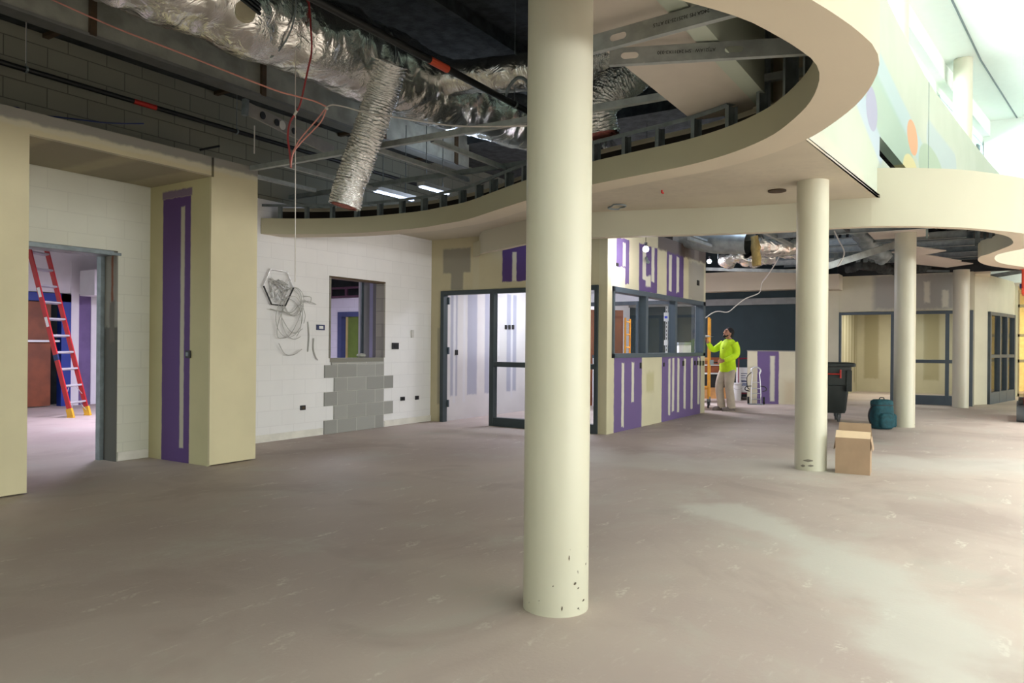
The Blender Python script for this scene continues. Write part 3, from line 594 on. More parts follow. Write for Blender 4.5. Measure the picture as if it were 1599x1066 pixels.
def fr_seg(name, A, B, posts, rails, z0, z1, m, panes, d=.12):
    A = Vector((*A, 0)); B = Vector((*B, 0)); o = empty(name, (A.x, A.y, z0), kind='structure'); f = MB(); L = (B-A)
    for a, b in posts: f.bar(A+L*((a+b)/2)+Vector((0, 0, z0)), A+L*((a+b)/2)+Vector((0, 0, z1)), abs(b-a)*L.length, d, up=L.cross(Vector((0, 0, 1))))
    for z, h in rails: f.bar(A+Vector((0, 0, z)), B+Vector((0, 0, z)), d-.006, h)
    f.build('frame', m, o)
    for a, b, p, q in panes: f = MB(); f.bar(A+L*a+Vector((0, 0, (p+q)/2)), A+L*b+Vector((0, 0, (p+q)/2)), .008, q-p); f.build('pane', 'glass', o)
    return o
A_, B_ = (21.05, -.16), (23.45, -.74)
fr_seg('window_9', A_, B_, [(.0, .045), (.36, .41), (.64, .69), (.955, 1)], [(2.18, .08), (1.15, .08), (.14, .28)], 0, 2.22, 'frame', [(.04, .36, .28, 2.14), (.41, .64, .28, 2.14), (.69, .955, .28, 2.14)])
f = MB(); f.prism([A_, B_, (23.45, -.6), (21.05, -.02)], 2.22, 3.1); f.prism([B_, (25.2, -.84), (25.2, -.7), (23.45, -.6)], 0, 3.1); S(f.build('wall_far_window', 'fw')); S(MB().prism([(21.15, .2), (25, -.62), (25, -.57), (21.15, .25)], 0, 3.0).build('dark_pane_backing', 'tealwall'))  # the teal sheet is a backing added so the panes look dark
# glowing storefront at the far end
sf = empty('window_10', (25.3, -3, 0), kind='structure'); f = MB()
for y in (-.90, -2.6, -4.4, -6.2): f.box(25.25, 25.35, y-.05, y+.05, 0, 3.0)
for z in (.04, 1.0, 1.72, 2.55): f.box(25.25, 25.35, -6.2, -.85, z-.04, z+.04)
f.build('frame', mat('beige_frame', srgb(176, 160, 124), .5), sf)
S(MB().box(28.5, 28.6, -30, 1.5, 0, 3.1).build('wall_yellow_far', mat('warm_yellow_wall', srgb(238, 212, 140), .8)))
S(MB().box(25.2, 28.6, -30, 1.5, 3.1, 3.2).build('ceiling_end_bay', 'soffit'))
# ================================================================== COLUMNS
def colmat():
    t = NT('glossy_cream_column_paint'); t.b.inputs['Roughness'].default_value = .38; t.b.inputs['Specular IOR Level'].default_value = .45
    c = t.mix(t.rng(t.noise(1.2, 3), .3, .7), srgb(200, 198, 178), srgb(205, 203, 184))
    x = t.xyz(); sc_ = t.math('MULTIPLY', t.rng(t.noise(17, 3, dist=.4), .715, .74), t.rng(x[2], .05, .5, 1, 0)); c = t.mix(sc_, c, srgb(60, 52, 44)); t.col(c); return t.m
M['column'] = colmat()
def column(X, Y, top, label, r=.163, z0=0):
    o = empty('round_column', (X, Y, z0), label, 'column', kind='thing')
    MB().tube([(X, Y, z0), (X, Y, top)], r, 56).build('shaft', 'column', o, smooth=True); return o
c1 = column(3.253, 1.785, 3.135, 'large round cream column standing nearest, chipped near its foot')
c2 = column(8.477, 1.534, 3.1, 'round cream column beside the open cardboard box, meeting the flat ceiling')
c3 = column(14.032, 1.065, 3.62, 'round cream column behind the teal backpack, rising into the open ceiling')
c4 = column(19.501, .358, 3.1, 'slim far round cream column in front of the far glazed wall')
MB().box(13.6, 14.6, .75, 1.6, 3.25, 3.28).build('cap_plate', 'panel', c3)
column(14.03, 1.2, 7.84, 'upper pale yellow column in front of the clerestory, cut by the top of the photo', z0=5.02, r=.16)
column(19.5, .36, 7.84, 'upper pale yellow column whose head meets the bright atrium ceiling', z0=5.02, r=.19)
# scuffs and chips on the two nearest columns
def chip(cx, cy, ang, z, wz, wt, m, par, r=.1645):
    f = MB(); A = []; B = []
    for i in range(5):
        a = ang+(i-2)/4*wt/r; k = (1-abs(i-2)/2.6)*wz; A.append((cx+r*math.cos(a), cy+r*math.sin(a), z-k/2)); B.append((cx+r*math.cos(a), cy+r*math.sin(a), z+k/2+(i-2)*.002))
    f.strip(A, B); f.build('chip', m, par, recalc=False)
chm = mat('chip_dark', srgb(74, 62, 50), .8); scm = mat('grey_scuff', srgb(128, 124, 112), .8)
for q in ((889, 871, .03, .006), (898, 911, .014, .016), (903, 918, .008, .012), (911, 937, .01, .02), (878, 950, .026, .006), (864, 915, .008, .006), (915, 880, .012, .008)):
    d_ = ray(q[0], q[1]); # angle on the shaft
    lo = None
    aa = d_.x**2+d_.y**2; bb_ = -2*(d_.x*3.253+d_.y*1.785); cc_ = 3.253**2+1.785**2-.1635**2; dis = bb_*bb_-4*aa*cc_
    if dis > 0:
        tt = (-bb_-math.sqrt(dis))/2/aa; X, Y, Z = d_.x*tt, d_.y*tt, EYE+d_.z*tt; chip(3.253, 1.785, math.atan2(Y-1.785, X-3.253), Z, q[2], q[3], chm, c1)
for q in ((1262, 719, .03, .10), (1254, 727, .03, .05), (1266, 727, .025, .06)):
    d_ = ray(q[0], q[1]); aa = d_.x**2+d_.y**2; bb_ = -2*(d_.x*8.477+d_.y*1.534); cc_ = 8.477**2+1.534**2-.1635**2; dis = bb_*bb_-4*aa*cc_
    if dis > 0: tt = (-bb_-math.sqrt(dis))/2/aa; X, Y, Z = d_.x*tt, d_.y*tt, EYE+d_.z*tt; chip(8.477, 1.534, math.atan2(Y-1.534, X-8.477), Z, q[2], q[3], scm, c2)
#OBJECTS
# ================================================================== DUCTS, PIPES AND CEILING CLUTTER
def nz(q, s): return noise.noise(Vector(q)*s)
def foil_tube(pts, r, seg=.03, n=44, amp=.03, sc_=3.2, ridge=0, name='duct_run', m='foil', parent=None, creases=.5, cap=False):
    P = crom(pts, 10); L = sum((b-a).length for a, b in zip(P, P[1:])); N = max(8, int(L/seg)); P = resamp(P, N)
    if isinstance(r, (list, tuple)): rr = [r[min(len(r)-2, int(i/(N-1)*(len(r)-1)))]*(1-(i/(N-1)*(len(r)-1)) % 1)+r[min(len(r)-1, int(i/(N-1)*(len(r)-1))+1)]*((i/(N-1)*(len(r)-1)) % 1) for i in range(N)]; rr[-1] = r[-1]
    else: rr = [r]*N
    def fn(i, k, q):
        v = amp*(nz(q, sc_)+creases*(1-2*abs(nz(q+Vector((5, 3, 9)), sc_*2.6)))+.25*nz(q, sc_*7))
        if ridge: v += ridge*(.35+1.1*abs(nz(q, 5)))*math.sin(i*2*math.pi/4.6+5.5*nz(q, 6)+3*nz(q, 16))+ridge*.9*nz(q, 24)
        return v
    f = MB().tube(P, rr, n, cap, fn); o = f.build(name, m, parent, smooth=False); o.data.shade_smooth(); return o
d1 = empty('air_duct', (4.5, 5.2, 3.76), 'fat foil-wrapped duct running away below the dark deck', 'duct')
foil_tube([(1.0, 5.25, 4.15), (3.2, 5.25, 4.15), (4.9, 5.25, 4.15), (6.3, 5.2, 4.15), (7.0, 5.05, 4.12), (8.6, 4.7, 4.05), (9.6, 4.6, 4.05)], [.37, .38, .39, .38, .36, .28, .24], name='duct_run', parent=d1, amp=.045, sc_=2.1, creases=.55)
foil_tube([(6.3, 5.1, 4.18), (6.38, 4.5, 4.14), (6.42, 3.9, 4.08), (6.45, 3.2, 4.05)], .175, name='branch_duct', parent=d1, amp=.02, sc_=3)
for X in (2.9, 4.25, 5.5): # duct straps and tape collars
    MB().tube([(X, 5.25+.40*math.cos(a*math.pi/12), 4.15+.40*math.sin(a*math.pi/12)) for a in range(25)], .008, 6).build('duct_strap', 'galvd', d1)
p = ond(384, 16, 5.2); f = MB().tube([p, p+Vector((.02, .03, .0))*1.5], .07, 28); f.build('round_collar', mat('tan_collar', srgb(176, 168, 142), .6), d1)
a_, b_ = ond(372, -6, 5.1), ond(407, 22, 5.1); f = MB()
for k in range(3): f.tube([a_+Vector((0, 0, .03*k)), b_+Vector((0, 0, .03*k))], .012, 8)
f.build('line_pipes', 'blackpipe', d1)
def flex(name, pts, r, label, ends):
    o = empty(name, tuple(pts[-1]), label, 'duct')
    s_ = foil_tube(pts, r, seg=.006, n=72, amp=.009, sc_=9, ridge=.012, name='foil_sleeve', m='foilflex', parent=o, creases=.9)
    a, b = Vector(pts[-2]), Vector(pts[-1]); d = (b-a).normalized()
    f = MB(); f.tube([b-d*.12, b+d*.004], [r*.82, r*.86], 30, False, lambda i, k, q: .012*nz(q, 22)); f.tube([b-d*.12, b+d*.0], [r*.6, r*.62], 24, True); f.build('insulation_lining', 'pink', o)
    return o
flex('flexible_duct', [ond(612, 98, 6.75), ond(597, 148, 6.85), ond(583, 190, 6.85), ond(566, 235, 6.88), ond(548, 285, 6.9), ond(538, 322, 6.9)], .138, 'crinkled foil flexible duct dangling with its open pink-lined end down', 0)
flex('flexible_duct', [(6.45, 3.3, 4.05), (6.42, 2.95, 4.02), (6.3, 2.68, 3.82), ond(936, 160, 6.6), ond(938, 212, 6.6)], .165, 'curled foil flexible duct hanging just behind the nearest column', 0)
def pipe(label, a, b, r, bands, m, hang):
    o = empty('sprinkler_pipe', tuple(a), label, 'pipe'); MB().tube([a, b], r, 14).build('pipe_run', 'blackpipe', o, smooth=True); a = Vector(a); b = Vector(b)
    for t0, t1 in bands: MB().tube([a.lerp(b, t0), a.lerp(b, t1)], r*1.06, 14, False).build('pipe_label', m, o)
    for t0 in bands and hang: q = a.lerp(b, t0); MB().tube([q, (q.x, q.y, 4.9 if q.y < 7 else 4.4)], .004, 6).tube([q+Vector((-.01, 0, 0)), q+Vector((.01, 0, 0))], r*1.3, 12).build('pipe_hanger', 'galvd', o)
    return o
def tX(X, a, b): return (X-a)/(b-a)
pa = ony(209, 158, 7.6).x; pb = ony(244, 168, 7.6).x
pipe('thin black sprinkler pipe with red label along the dark block wall', (0, 7.6, 3.86), (9.6, 7.6, 3.86), .026, [(pa/9.6, pb/9.6)], 'redlabel', [.357, .6, .8])
qa = ony(671, 91, 4.0).x; qb = ony(699, 105, 4.0).x
sp = pipe('thicker black sprinkler pipe with orange label crossing below the foil duct', (0, 4.0, 3.745), (9.6, 4.0, 3.745), .032, [(qa/9.6, qb/9.6)], 'orange', [.3, .66])
j = ony(790, 150, 4.0); MB().tube(crom([j, ond(796, 135, 6.9), ond(808, 122, 6.8), ond(820, 124, 6.7), ond(830, 140, 6.7)], 6), .016, 10).build('goose_neck', 'galvd', sp)
# suspended furring: main channels with cross pieces
def channel(a, b, label, m='galv', wd=.035, ht=.045, grp=None):
    a = Vector(a); b = Vector(b); f = MB(); f.bar(a, b, wd, .004); sd = (b-a).normalized().cross(Vector((0, 0, 1))).normalized()*wd/2
    f.bar(a+sd+Vector((0, 0, ht/2)), b+sd+Vector((0, 0, ht/2)), .003, ht); f.bar(a-sd+Vector((0, 0, ht/2)), b-sd+Vector((0, 0, ht/2)), .003, ht)
    o = f.build('furring_channel', m); tag(o, label, 'channel', grp); return o
channel((5.4, 6.86, 3.225), (5.4, 1.0, 3.19), 'long light steel channel running from the cream pillar past the nearest column', wd=.05, ht=.05)
ch = [((5.45, 7.15, 3.23), (6.6, 7.15, 3.23), 'steel cross channel nearest the cream pillar top'), ((5.45, 6.4, 3.225), (6.9, 6.4, 3.225), 'steel cross channel starting at the red wire end'), ((5.45, 5.05, 3.21), (7.0, 5.05, 3.21), 'steel cross channel just right of the dangling flexible duct'),
      ((5.45, 4.35, 3.20), (6.7, 4.35, 3.20), 'steel cross channel midway between flexible duct and nearest column'), ((5.45, 3.2, 3.20), (6.2, 3.2, 3.20), 'short steel cross channel reaching the stud wall behind the nearest column')]
for a, b, l in ch: channel(a, b, l)
channel((6.85, 7.9, 3.26), (6.85, 3.7, 3.26), 'second long steel channel lying close above the curved stud row', 'galvd', .05, .05)
for (x0, y0, x1, y1), l in zip(((408, 339, 430, 342), (467, 309, 507, 319), (586, 294, 645, 309), (657, 287, 700, 299)), ('short bright strip light above the curved bulkhead beside the pillar', 'strip light left of the dangling flexible duct', 'strip light right of the dangling flexible duct', 'strip light farthest right above the curved stud row')):
    a = onz(x0, y0, 3.4); X0 = a.x; b = onz(x1, y1, 3.4); o = empty('strip_light', (X0, a.y, 3.62), l, 'light')
    MB().bar(a, b, .12, .05).build('housing', 'white', o); MB().tube([a.lerp(b, .2), a.lerp(b, .2)+Vector((0, 0, 1.0))], .006, 6).tube([a.lerp(b, .8), a.lerp(b, .8)+Vector((0, 0, 1.0))], .006, 6).build('hanger', 'galvd', o); MB().bar(a-Vector((0, 0, .035)), b-Vector((0, 0, .035)), .05, .02).build('tube', mat('cool_tube', (.6, .7, .9), .4, emit=(.6, .72, 1, 4)), o)
# two loose metal studs lying across the opening
def cstud(a, b, label, text=None, holes=(.09, .55), ht=.098):
    a = Vector(a); b = Vector(b); L = (b-a).length; ang = math.atan2(b.y-a.y, b.x-a.x)
    o = empty('metal_stud', tuple(a), label, 'stud'); o.rotation_euler = (0, 0, ang); f = MB()
    segs = [0]+[v for h in holes for v in (h*L-.09, h*L+.09)]+[L]
    def quad(x0, x1): f.add([(x0, 0, 0), (x1, 0, 0), (x1, 0, ht), (x0, 0, ht)], [(0, 1, 2, 3)])
    for i in range(0, len(segs)-1, 2): quad(segs[i], segs[i+1])
    for h in holes:
        cx, cz = h*L, ht/2; n = 40; I = []; O = []
        for k in range(n):
            u = 2*math.pi*k/n; c_, s__ = math.cos(u), math.sin(u); I.append((cx+(.028 if c_ > 0 else -.028)+.024*c_, 0, cz+.019*s__))
            m_ = max(abs(c_)/.09, abs(s__)/(ht/2)); O.append((cx+c_/m_, 0, cz+s__/m_))
        I.append(I[0]); O.append(O[0]); f.strip(I, O)
    f.box(0, L, 0, .04, -.001, .001); f.box(0, L, 0, .04, ht-.001, ht+.001); f.box(0, L, .039, .041, 0, .008); f.box(0, L, .039, .041, ht-.008, ht)
    w_ = f.build('stud_web', 'galv', None, recalc=False); w_.parent = o
    if text:
        for i, (tx, x0, sz) in enumerate(text):
            c_ = bpy.data.curves.new('lettering', 'FONT'); c_.body = tx; c_.size = sz; c_.extrude = .0003; tt_ = bpy.data.objects.new('lettering_source', c_); col.objects.link(tt_); bpy.context.view_layer.update(); me_ = bpy.data.meshes.new_from_object(tt_.evaluated_get(bpy.context.evaluated_depsgraph_get())); bpy.data.objects.remove(tt_); t_ = bpy.data.objects.new('lettering', me_); col.objects.link(t_); me_.materials.clear(); me_.materials.append(M['black'])
            t_.parent = o; t_.location = (x0, -.0025, ht*.50+sz*.5); t_.rotation_euler = (math.pi/2, math.pi, 0)
    return o
# viewed from the camera the stud runs left to right: x axis from its left end
A0, A1 = onz(927, 81, 3.0), onz(1139, 24, 3.0); dA = (A1-A0).normalized()
cstud(A0-dA*.35, A1+dA*.55, 'upper of the two loose metal studs crossing the ceiling opening', [('24GA MS 362S125-33 ATLS', 1.05, .028)], (.30, .82))
B0, B1 = onz(952, 101, 3.0), onz(1248, 84, 3.0)
cstud(B0, B1+(B1-B0).normalized()*.12, 'lower loose metal stud with a free cut end and black lettering', [('ATJ21AW  .SM 24311X3-030', .62, .028), ('HB11Z3A', 1.22, .022)], (.10, .60))
# light channel with round knock-outs hung off the block wall
a_, b_ = ond(384, 168, 7.6), ond(520, 236, 8.9); o = empty('fixture_channel', tuple(a_), 'tilted metal fixture channel with round knock-outs hung above the cream pillar', 'fixture')
MB().bar(a_, b_, .03, .13).build('channel_body', mat('dull_white_metal', srgb(150, 148, 142), .6, .2), o); dv = (b_-a_).normalized(); tc = Vector((-.845, -.534, 0)); u0 = dv.cross(tc).normalized(); nrm = dv.cross(Vector((0, 0, 1))).normalized()
if nrm.dot(tc) < 0: nrm = -nrm
for k, (tt, m, r_) in enumerate(((.16, 'black', .04), (.31, 'black', .038), (.37, 'white', .05), (.5, 'black', .035))):
    c_ = a_.lerp(b_, tt)+nrm*.016; MB().tube([c_, c_+nrm*.006], r_, 20).build('knock_out' if m == 'black' else 'white_rosette', m, o)
MB().bar(a_-dv*.03, a_+dv*.02, .05, .17).build('end_bracket', 'galvd', o)
p = ond(398, 196, 7.7); MB().tube([p, (p.x, p.y, 3.28)], .006, 6).build('support_rod', 'wirew', o)
# wires
def wire(label, pts, m, r=.006, t_=6.3, name='hanging_wire', cat='wire', n=6):
    P = [ond(x, y, t_ if len(q) < 1 else q[0]) for x, y, *q in pts]; o = MB().tube(crom(P, n), r, 6).build(name, m, smooth=True); return tag(o, label, cat)
wire('long pink communication wire swooping in from the top left corner', [(60, -12), (83, 0), (180, 43), (278, 81), (420, 137), (459, 149), (492, 158), (511, 167)], 'wirep', .007, 6.3)
wire('white wire continuing from the splice to the nearest column', [(511, 167), (520, 163.5), (535, 166), (547, 169), (579, 178), (611, 182), (697, 195), (760, 197.5), (830, 196)], 'wirew', .006, 6.3)
wire('red wire dropping from the top edge beside the white string', [(482, -10), (486, 45), (487, 80), (481, 110), (470, 160), (463, 176)], 'wirer', .008, 6.32)
wire('red wire tail hanging below its white splice down to the channel', [(463, 176), (453, 192), (450, 215), (453, 238), (455, 262)], 'wirer', .009, 6.35)
wire('outer pink strand looping from the splice to the channel end', [(511, 168), (503, 188), (490, 203), (474, 219), (460, 236), (456, 250), (455, 261)], 'wirep', .006, 6.3)
wire('inner pink strand looping from the splice to the channel end', [(510, 168), (496, 186), (480, 204), (466, 222), (457, 240)], 'wirep', .006, 6.33)
MB().tube([ond(464, 173, 6.3), ond(460, 180, 6.3)], .012, 8).build('wire_splice', 'wirew'); tag(bpy.context.scene.objects['wire_splice'], 'white splice joining the dropping red wire', 'wire')
o = MB().ball(ond(510.5, 169, 6.3), .016).build('wire_splice', 'wirew'); tag(o, 'white splice where the long pink wire forks', 'wire')
wire('vertical white plumb string hanging from the deck in front of the block wall', [(463, -12), (462, 100), (461.6, 370), (461.4, 440)], 'wirew', .0045, 6.4, 'plumb_string', 'string')
o = MB().tube([(3.4, 7.55, 4.39), (3.4, 7.55, 3.9)], .003, 5).build('hanger_rod', 'wirew'); tag(o, 'thin hanger rod at the upper left corner of the block wall', 'rod')
wire('dark cable lying along the top of the cream wall header', [(-5, 169), (28, 168), (36, 178), (56, 179), (110, 185), (170, 192), (225, 193)], 'blue', .007, 6.75)
o = MB().tube([ond(313, 234, 8.1), ond(343, 228, 8.3)], .012, 8).build('pipe_stub', 'blackpipe'); tag(o, 'short black pipe stub poking out above the pillar', 'pipe')
# ---- block wall fittings
WY = 7.955
def plate(label, x0, y0, x1, y1, m, name='wall_box', cat='electrical box', Y=7.97, d=.02, inner=None, on=ony):
    a = on(x0, y0, Y); b = on(x1, y1, Y); o = empty(name, tuple(a), label, cat)
    if on is ony: MB().box(a.x, b.x, Y-d, Y, b.z, a.z).build('box_body', m, o, bevel=.003)
    else: MB().box(Y-d, Y, a.y, b.y, b.z, a.z).build('box_body', m, o, bevel=.003)
    if inner:
        ix, iz = abs(b.x-a.x if on is ony else b.y-a.y)*.25, abs(a.z-b.z)*.25; cz = (a.z+b.z)/2
        if on is ony: MB().box((a.x+b.x)/2-ix, (a.x+b.x)/2+ix, Y-d-.006, Y-d+.002, cz-iz, cz+iz).build('insert', inner, o)
        else: MB().box(Y-d-.006, Y-d+.002, (a.y+b.y)/2-ix, (a.y+b.y)/2+ix, cz-iz, cz+iz).build('insert', inner, o)
    return o
plate('navy wall plate left of the pass-through opening', 494, 506.5, 506.5, 515.5, 'blue', 'wall_plate', 'wall plate', inner='white')
plate('small dark outlet box low on the block wall left of the infill', 469, 633, 476.5, 639.5, 'black', inner='brown')
plate('small outlet box right of the infill, nearer the opening', 625.5, 619.5, 631.5, 625, 'black', inner='blackpipe')
plate('small outlet box right of the infill, nearer the corner', 648.5, 618, 653.5, 623.5, 'black', inner='blackpipe')
plate('wide dark double box beside the pass-through opening', 612, 535, 622, 545, 'black', inner='blackpipe')
plate('pale vertical switch plate right of the pass-through opening', 642, 515, 645.5, 527, mat('pale_plate', srgb(186, 184, 178), .5), 'wall_plate', 'wall plate')
plate('dark outlet box on the purple alcove board', 292, 547, 299, 559, 'black', Y=4.9, on=onx, inner='galvd')
# hexagonal frame with loose wiring
o = empty('hexagonal_wire_guard', tuple(ony(432, 475, WY)), 'hexagonal metal outline on the block wall with tangled wire inside', 'wire guard')
hx = [(423, 420), (449, 424), (459, 449), (446, 477.5), (424.5, 475), (412, 446)]; H = [ony(*q, 7.93) for q in hx]
for i, m in enumerate(('alu', 'alu', 'black', 'black', 'black', 'alu')): MB().bar(H[i], H[(i+1) % 6], .015, .015, up=(0, 1, 0)).build('guard_side', m, o)
rnd = random.Random(4)
for k in range(5):
    pts = [ony(rnd.uniform(420, 452), rnd.uniform(432, 472), rnd.uniform(7.9, 7.95)) for _ in range(9)]; MB().tube(crom(pts, 5), .004, 5).build('loose_wire', ('alu', 'wireg')[k % 2], o)
o = empty('cable_coil', tuple(ony(460, 450, 7.9)), 'grey-white cable looped in a loose coil on the block wall', 'cable')
def loops(cx, cy, rx, ry, n, jit, m, a0=0, y=7.9, r=.0045):
    pts = [];
    for i in range(n*14+1):
        a = a0+i/14*2*math.pi; pts.append(ony(cx+rx*math.cos(a)+jit*math.sin(a*.37+1)*2, cy+ry*math.sin(a)+jit*math.cos(a*.53), y+.03*math.sin(a*.7)))
    MB().tube(crom(pts, 2), r, 5).build('cable_loop', m, o)
loops(457, 471, 15, 21, 3, 1.6, 'wireg'); loops(455, 496, 19, 32, 2, 2.5, 'wireg', 1.0)
for pts in (((445, 478), (436, 500), (433, 520), (437, 528), (452, 524), (466, 500), (473, 474)), ((440, 495), (452, 515), (462, 520), (473, 513)), ((436, 536), (445, 552), (458, 554), (472, 545)), ((422, 482), (440, 486), (455, 488), (468, 476), (480, 470), (494, 475)), ((474, 462), (486, 464), (484, 473), (476, 468)), ((473, 478), (477, 492), (475, 505))):
    MB().tube(crom([ony(*q, 7.91) for q in pts], 5), .005, 5).build('cable_end', 'wireg', o)
wire('longer of the two dark wire tails left of the navy plate', [(481, 502, 10.37), (483, 525, 10.38), (481, 549, 10.37)], 'wireg', .009)
wire('curled dark wire tail just below the navy plate', [(490.5, 528, 10.45), (490, 545, 10.45), (493, 556, 10.47), (496.5, 562, 10.5)], 'wireg', .009)
MB().ball((8.4, 8.06, 1.135), (.09, .06, .035), 8, 5).build('rubble_chunk', 'concrete'); tag(sc.objects['rubble_chunk'], 'lump of mortar rubble on the pass-through sill', 'rubble')
for x0, y0, x1, y1, l in ((711, 546, 714.5, 554, 'single dark outlet cut-out on the striped wall seen through the open doorway'),):
    plate(l, x0, y0, x1, y1, 'black', Y=7.74)
for x0, l in ((788.5, 'leftmost of three dark switch cut-outs seen through the sidelight'), (794, 'middle one of three dark switch cut-outs seen through the sidelight'), (799.5, 'rightmost of three dark switch cut-outs seen through the sidelight')):
    plate(l, x0, 507, x0+3, 514, 'black', Y=7.74)
for x0, x1, y0, y1, l in ((999.5, 1002, 566, 575, 'dark outlet cut-out under the purple wall window, first from the left'), (1036, 1038, 566, 572, 'small dark cut-out where the second purple section begins'), (1066, 1068.5, 563, 571, 'dark cut-out in the middle of the second purple section'), (1084.5, 1086.5, 563, 570, 'leftmost of four cut-outs near the purple wall end'), (1088.5, 1090.5, 563, 570, 'second of four cut-outs near the purple wall end'), (1092.6, 1095, 563, 570.5, 'third of four cut-outs near the purple wall end'), (1097, 1099.5, 563, 570.5, 'last of four cut-outs, right at the purple wall end'), (1088.5, 1092, 437, 446, 'dark cut-out above the purple wall window near the end'), (962.5, 966, 410, 416, 'small round cut-out in the brightest upper purple patch')):
    plate(l, x0, y0, x1, y1, 'black', Y=4.66, d=.01)
# ---- ceiling fittings
p = onz(964, 320, 3.1); MB().tube([(p.x+.11*math.cos(a*math.pi/12), p.y+.11*math.sin(a*math.pi/12), 3.085-.02*(1 if 0 < a < 12 else 0)) for a in range(25)], .011, 6).build('ceiling_ring', 'galvd'); tag(sc.objects['ceiling_ring'], 'dark metal ring bracket on the flat ceiling behind the nearest column', 'bracket')
p = onz(1214, 297, 3.1); MB().cyl((p.x, p.y), .10, 3.085, 3.1, 24).build('ceiling_cover', 'brown'); tag(sc.objects['ceiling_cover'], 'flat round cover on the ceiling left of the box-side column head', 'ceiling cover')
p = onz(1034, 297, 3.1); MB().tube([(p.x, p.y, 3.1), (p.x, p.y, 3.075), (p.x+.02, p.y-.01, 3.07)], .012, 8).build('ceiling_sprinkler', 'redlabel'); tag(sc.objects['ceiling_sprinkler'], 'tiny red sprinkler cap in the middle of the flat ceiling', 'sprinkler')
# ---- hanging work lamps
def lamp(x, y, Y, label, zt, pw):
    p = ony(x, y, Y); o = empty('work_lamp', tuple(p), label, 'lamp'); mt = mat('lamp_glow', (1, 1, 1), .5, emit=(.95, .92, 1, pw)); MB().ball(p, .042, 16, 10).build('bulb', mt, o, smooth=True)
    MB().tube([p+Vector((0, 0, .04)), p+Vector((0, 0, .10))], .022, 12).build('socket', 'black', o); MB().tube([p+Vector((0, 0, .1)), (p.x, p.y, zt)], .004, 6).build('lamp_cord', 'black', o)
    return p
lp = lamp(1009, 389, 4.15, 'glaring bare bulb in front of the upper purple wall', 4.6, 520)
lamp(1108, 408, 4.76, 'second glaring bare bulb beyond the end of the purple wall', 4.6, 520)
o = MB().tube([ony(1010, 402, 4.64), ony(1011, 408, 4.6)], .02, 8).ball(ony(1012.5, 409, 4.6), .03, 8, 6).build('wall_fitting', 'galvd'); tag(o, 'small metal fitting on the purple wall under the bulb', 'fitting')
# ================================================================== CEILING CLUTTER BEYOND THE SECOND BULKHEAD
o = empty('air_duct', tuple(ond(1120, 385, 13.4)), 'bare silver duct seen above the second bulb', 'duct'); foil_tube([ond(1060, 366, 13.9), ond(1110, 378, 13.5), ond(1168, 380, 13.1)], .19, name='duct_run', m='galv', parent=o, amp=.008, n=28); foil_tube([ond(1168, 380, 13.1), ond(1215, 384, 13.3), ond(1250, 380, 13.6)], [.24, .2, .17], name='flex_end', m='foil', parent=o, amp=.04, n=28)
f = MB(); a = ond(1180, 368, 12.9); rr = []
for i in range(9):
    y = 368+i*6; w_ = (9, 11, 12, 12.5, 12, 12, 11, 10, 6)[i]; x_ = 1178+i*.5; rr.append((ond(x_-w_/1.3, y, 12.9), ond(x_+w_/1.1, y+(2 if i < 8 else -3), 13.0)))
f.tube([(q[0]+q[1])/2 for q in rr], [((q[1]-q[0]).length/2, .06) for q in rr], 18, True, lambda i, k, q: .035*nz(q, 9)); o = f.build('hanging_insulation', 'yellowwool', smooth=True); tag(o, 'torn yellow insulation rag hanging beneath the silver duct', 'insulation')
foil_tube([ond(1135, 405, 15.5), ond(1150, 400, 15.2), ond(1175, 405, 15.3), ond(1210, 400, 15.2)], .13, name='crumpled_foil_duct', m='foil', amp=.09, n=24); tag(sc.objects['crumpled_foil_duct'], 'crumpled foil duct lying behind the yellow insulation', 'duct')
foil_tube([ond(1205, 390, 14.6), ond(1225, 394, 14.4), ond(1250, 396, 14.2)], .10, name='crumpled_foil_duct', m='foil', amp=.08, n=24, parent=None); tag(sc.objects['crumpled_foil_duct.001'], 'short crumpled foil duct left of the second column', 'duct')
rn = [((1076, 372, 12.6), (1150, 397, 14.2), .05, 'bright steel rail slanting down above the end of the purple wall'), ((1082, 368, 12.9), (1165, 398, 14.8), .035, 'thin rail just above the bright slanting rail'),
      ((1190, 360, 12.5), (1238, 384, 13.2), .06, 'dark steel angle slanting down left of the second column'), ((1103, 420, 17.2), (1262, 424, 16.4), .07, 'level track along the top of the cream hall soffit')]
for a, b, s_, l in rn: o = MB().bar(ond(*a), ond(*b), s_, s_).build('steel_rail', 'galv'); tag(o, l, 'rail')
wire('grey-white cable drooping from the ceiling void to the scaffold', [(1225, 383, 14.2), (1215, 405, 14.4), (1199, 430, 14.8), (1190, 442, 15), (1186, 457, 15.2), (1165, 466, 15.3), (1150, 477, 15.4), (1137, 487, 15.5), (1122, 486, 15.6), (1112, 489, 15.7), (1100, 498, 15.7)], 'wirew', .010, 6.3, 'drooping_cable', 'cable')
for (x, l) in ((1122, 'thin hanger rod right of the second bulb'), (1219, 'thin hanger rod between the ducts and the second column')): p = ond(x, 405, 15); o = MB().tube([(p.x, p.y, 3.1), (p.x, p.y, 4.58)], .012, 6).build('hanger_rod', 'galvd'); tag(o, l, 'rod')
wire('curled steel whip left of the second column head', [(1230, 380, 14), (1234, 373, 14), (1240, 371, 14), (1246, 374, 14)], 'galv', .016, 6); o = MB().tube([ond(1230, 380, 14), ond(1230, 380, 14)*1+Vector((0, 0, 1.35))], .01, 6).build('hanger_rod', 'galvd'); tag(o, 'thin rod holding the curled steel whip left of the second column', 'rod')
